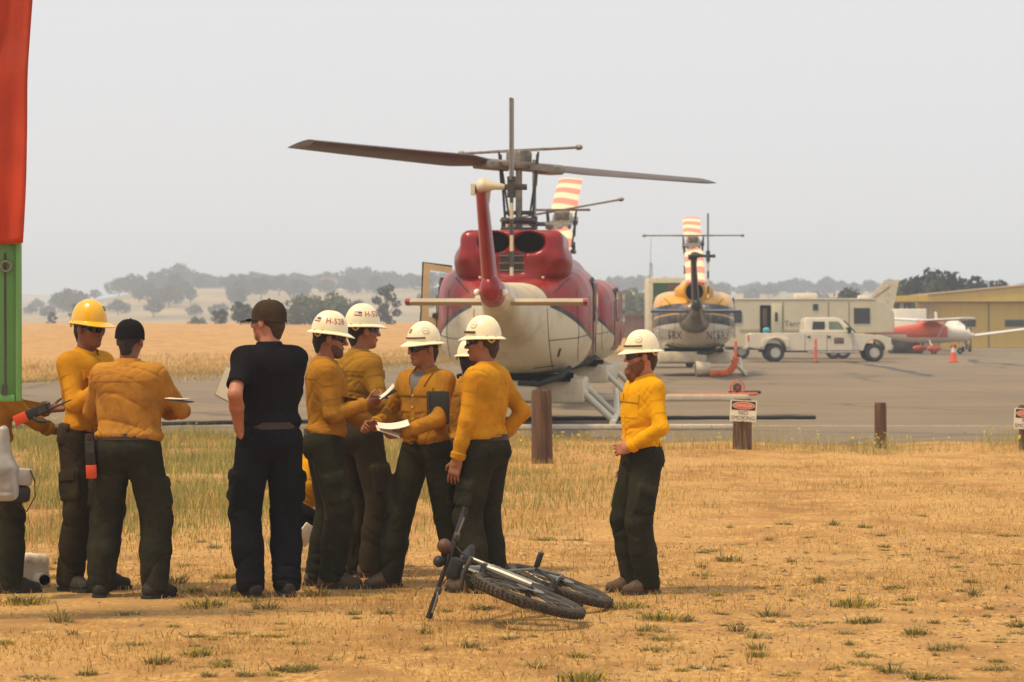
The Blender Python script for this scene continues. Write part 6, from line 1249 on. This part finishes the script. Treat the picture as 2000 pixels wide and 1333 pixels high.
hb = MB().tube([(.86, -.34, .90), (.90, -.12, .895), (.92, 0, .885), (.90, .12, .895), (.86, .34, .90)], .0145, 10).build("handlebar", M_bk, bike)
for yy in (-1, 1):
    MB().tube([(.867, yy * .22, .898), (.858, yy * .35, .90)], .019, 10).build("grip", M_black, hb); MB().tube([(.89, yy * .17, .895), (.95, yy * .19, .875), (.955, yy * .30, .87)], .006, 6).build("brake_lever", M_bs, hb); MB().box((.89, yy * .17, .89), (.05, .05, .035), bev=.01).build("shifter", M_dark, hb)
MB().tube([ST, ST + (ST - BB).normalized() * .16], .0135, 10).build("seat_post", M_bs, bike)
sc_ = ST + (ST - BB).normalized() * .18; s_ = SDF(sc_ - Vector((.2, .12, .08)), sc_ + Vector((.2, .12, .08)), .008); s_.ell(sc_ + Vector((-.08, 0, .01)), (.08, .075, .03), .02); s_.cone(sc_ + Vector((-.04, 0, .01)), sc_ + Vector((.15, 0, .0)), .035, .018, .03); V, Fq = s_.mesh(); mk("saddle", relax(V, Fq, 1), Fq, M_black, bike)
cr = MB().torus(BB + Vector((0, -.05, 0)), .085, .006, (0, 1, 0), 32, 6).tube([BB + Vector((0, -.07, 0)), BB + Vector((0, .07, 0))], .02, 10)
for k in range(5): cr.tube([BB + Vector((0, -.05, 0)), BB + Vector((.08 * math.cos(k * 1.257), -.05, .08 * math.sin(k * 1.257)))], .007, 5)
cr.build("chainring", M_dark, bike); MB().torus((0, -.045, Rw), .05, .012, (0, 1, 0), 24, 6).build("cassette", M_bs, bike); MB().tube([(0, -.05, Rw + .055), BB + Vector((0, -.05, .085))], .005, 5).tube([(.01, -.05, Rw - .07), BB + Vector((0, -.05, -.085))], .005, 5).build("chain", M_dark, bike); MB().tube([(0, -.06, Rw - .03), (.03, -.065, .2)], .012, 6).box((.03, -.065, .2), (.04, .02, .09), bev=.008).build("derailleur", M_bk, bike)
for sg, yy in ((1, -.085), (-1, .085)):
    e_ = BB + Vector((.165 * .5 * sg, yy, -.145 * sg)); ca = MB().tube([BB + Vector((0, yy * .8, 0)), e_], .011, 8).build("crank_arm", M_bk, bike); pd = e_ + Vector((0, math.copysign(.06, yy), 0)); MB().tube([e_, pd], .008, 6).box(pd + Vector((.04, 0, 0)), (.02, .09, .022), bev=.004).box(pd - Vector((.04, 0, 0)), (.02, .09, .022), bev=.004).box(pd + Vector((0, .04, 0)), (.09, .014, .022)).box(pd - Vector((0, .04, 0)), (.09, .014, .022)).build("pedal", M_black, ca)
MB().tube([(.60, -.04, .52), (.47, -.04, .41)], .02, 10).tube([(.74, -.04, .64), (.60, -.04, .52)], .0165, 10).build("frame_pump", M_bk, bike); MB().tube([(.745, -.04, .645), (.66, -.04, .572)], .018, 10).build("pump_sleeve", M_bs, bike)
MB().ball((.95, .10, .93), (.05, .045, .045)).build("headlamp", M_strap, bike); MB().ball((.93, .0, .935), (.04, .036, .036)).build("bell", M_black, bike)
MB().tube([(.93, .12, .87), (1.0, .1, .8), (.98, .05, .6), (1.0, .045, Rw + .05)], .004, 5).tube([(.93, -.12, .87), (1.02, -.06, .84), (.9, -.03, .76)], .004, 5).build("brake_cable", M_black, bike)
MB().box((.60, .0, .76), (.12, .03, .025)).build("red_decal", M_br, bike)
MB().box((.99, 0, .82), (.08, .13, .08), bev=.02).build("handlebar_bag", mat("black_bag", (.012, .012, .011), .8, .3, 12, .4, 30), bike); MB().tube([(1.02, .10, .74), (1.05, .0, .75), (1.02, -.10, .74)], .014, 10).build("bag_rail", M_dark, bike)
# lay it over: forward axis towards the camera, up axis to the left and a little up
dF, dB = 16.2, 17.18; gF, gB = Vector(((1140 - 1000) / F * dF, dF, .07)), Vector(((1193 - 1000) / F * dB, dB, .035))
fwd = (gF - gB).normalized(); tilt = R(18.5); lat = fwd.cross(Vector((0, 0, 1))).normalized()
if lat.x > 0: lat = -lat
upv = lat * math.cos(tilt) + Vector((0, 0, math.sin(tilt))); upv = (upv - fwd * upv.dot(fwd)).normalized(); lft = upv.cross(fwd).normalized()
bike.matrix_world = axes(fwd, lft, upv, tuple(gB))

# ------------------------------------------------------------------ smoky air
hz = bpy.data.materials.new("smoke_haze"); hz.use_nodes = True; nn = hz.node_tree.nodes; nn.remove(nn["Principled BSDF"])
pv = nn.new("ShaderNodeVolumePrincipled"); pv.inputs["Color"].default_value = (.68, .81, 1.0, 1); pv.inputs["Density"].default_value = HAZE; pv.inputs["Anisotropy"].default_value = 0.0
hz.node_tree.links.new(pv.outputs[0], nn["Material Output"].inputs["Volume"])
o = MB().box((0, 980, 17), (2600, 2160, 40)).build("haze", hz, None, False); tag(o, "thin pale smoke in the air over the airfield", "haze", kind="stuff")
print("script seconds", round(time.time() - T0, 1), "tris", sum(len(o.data.polygons) for o in scene.objects if o.type == 'MESH'))
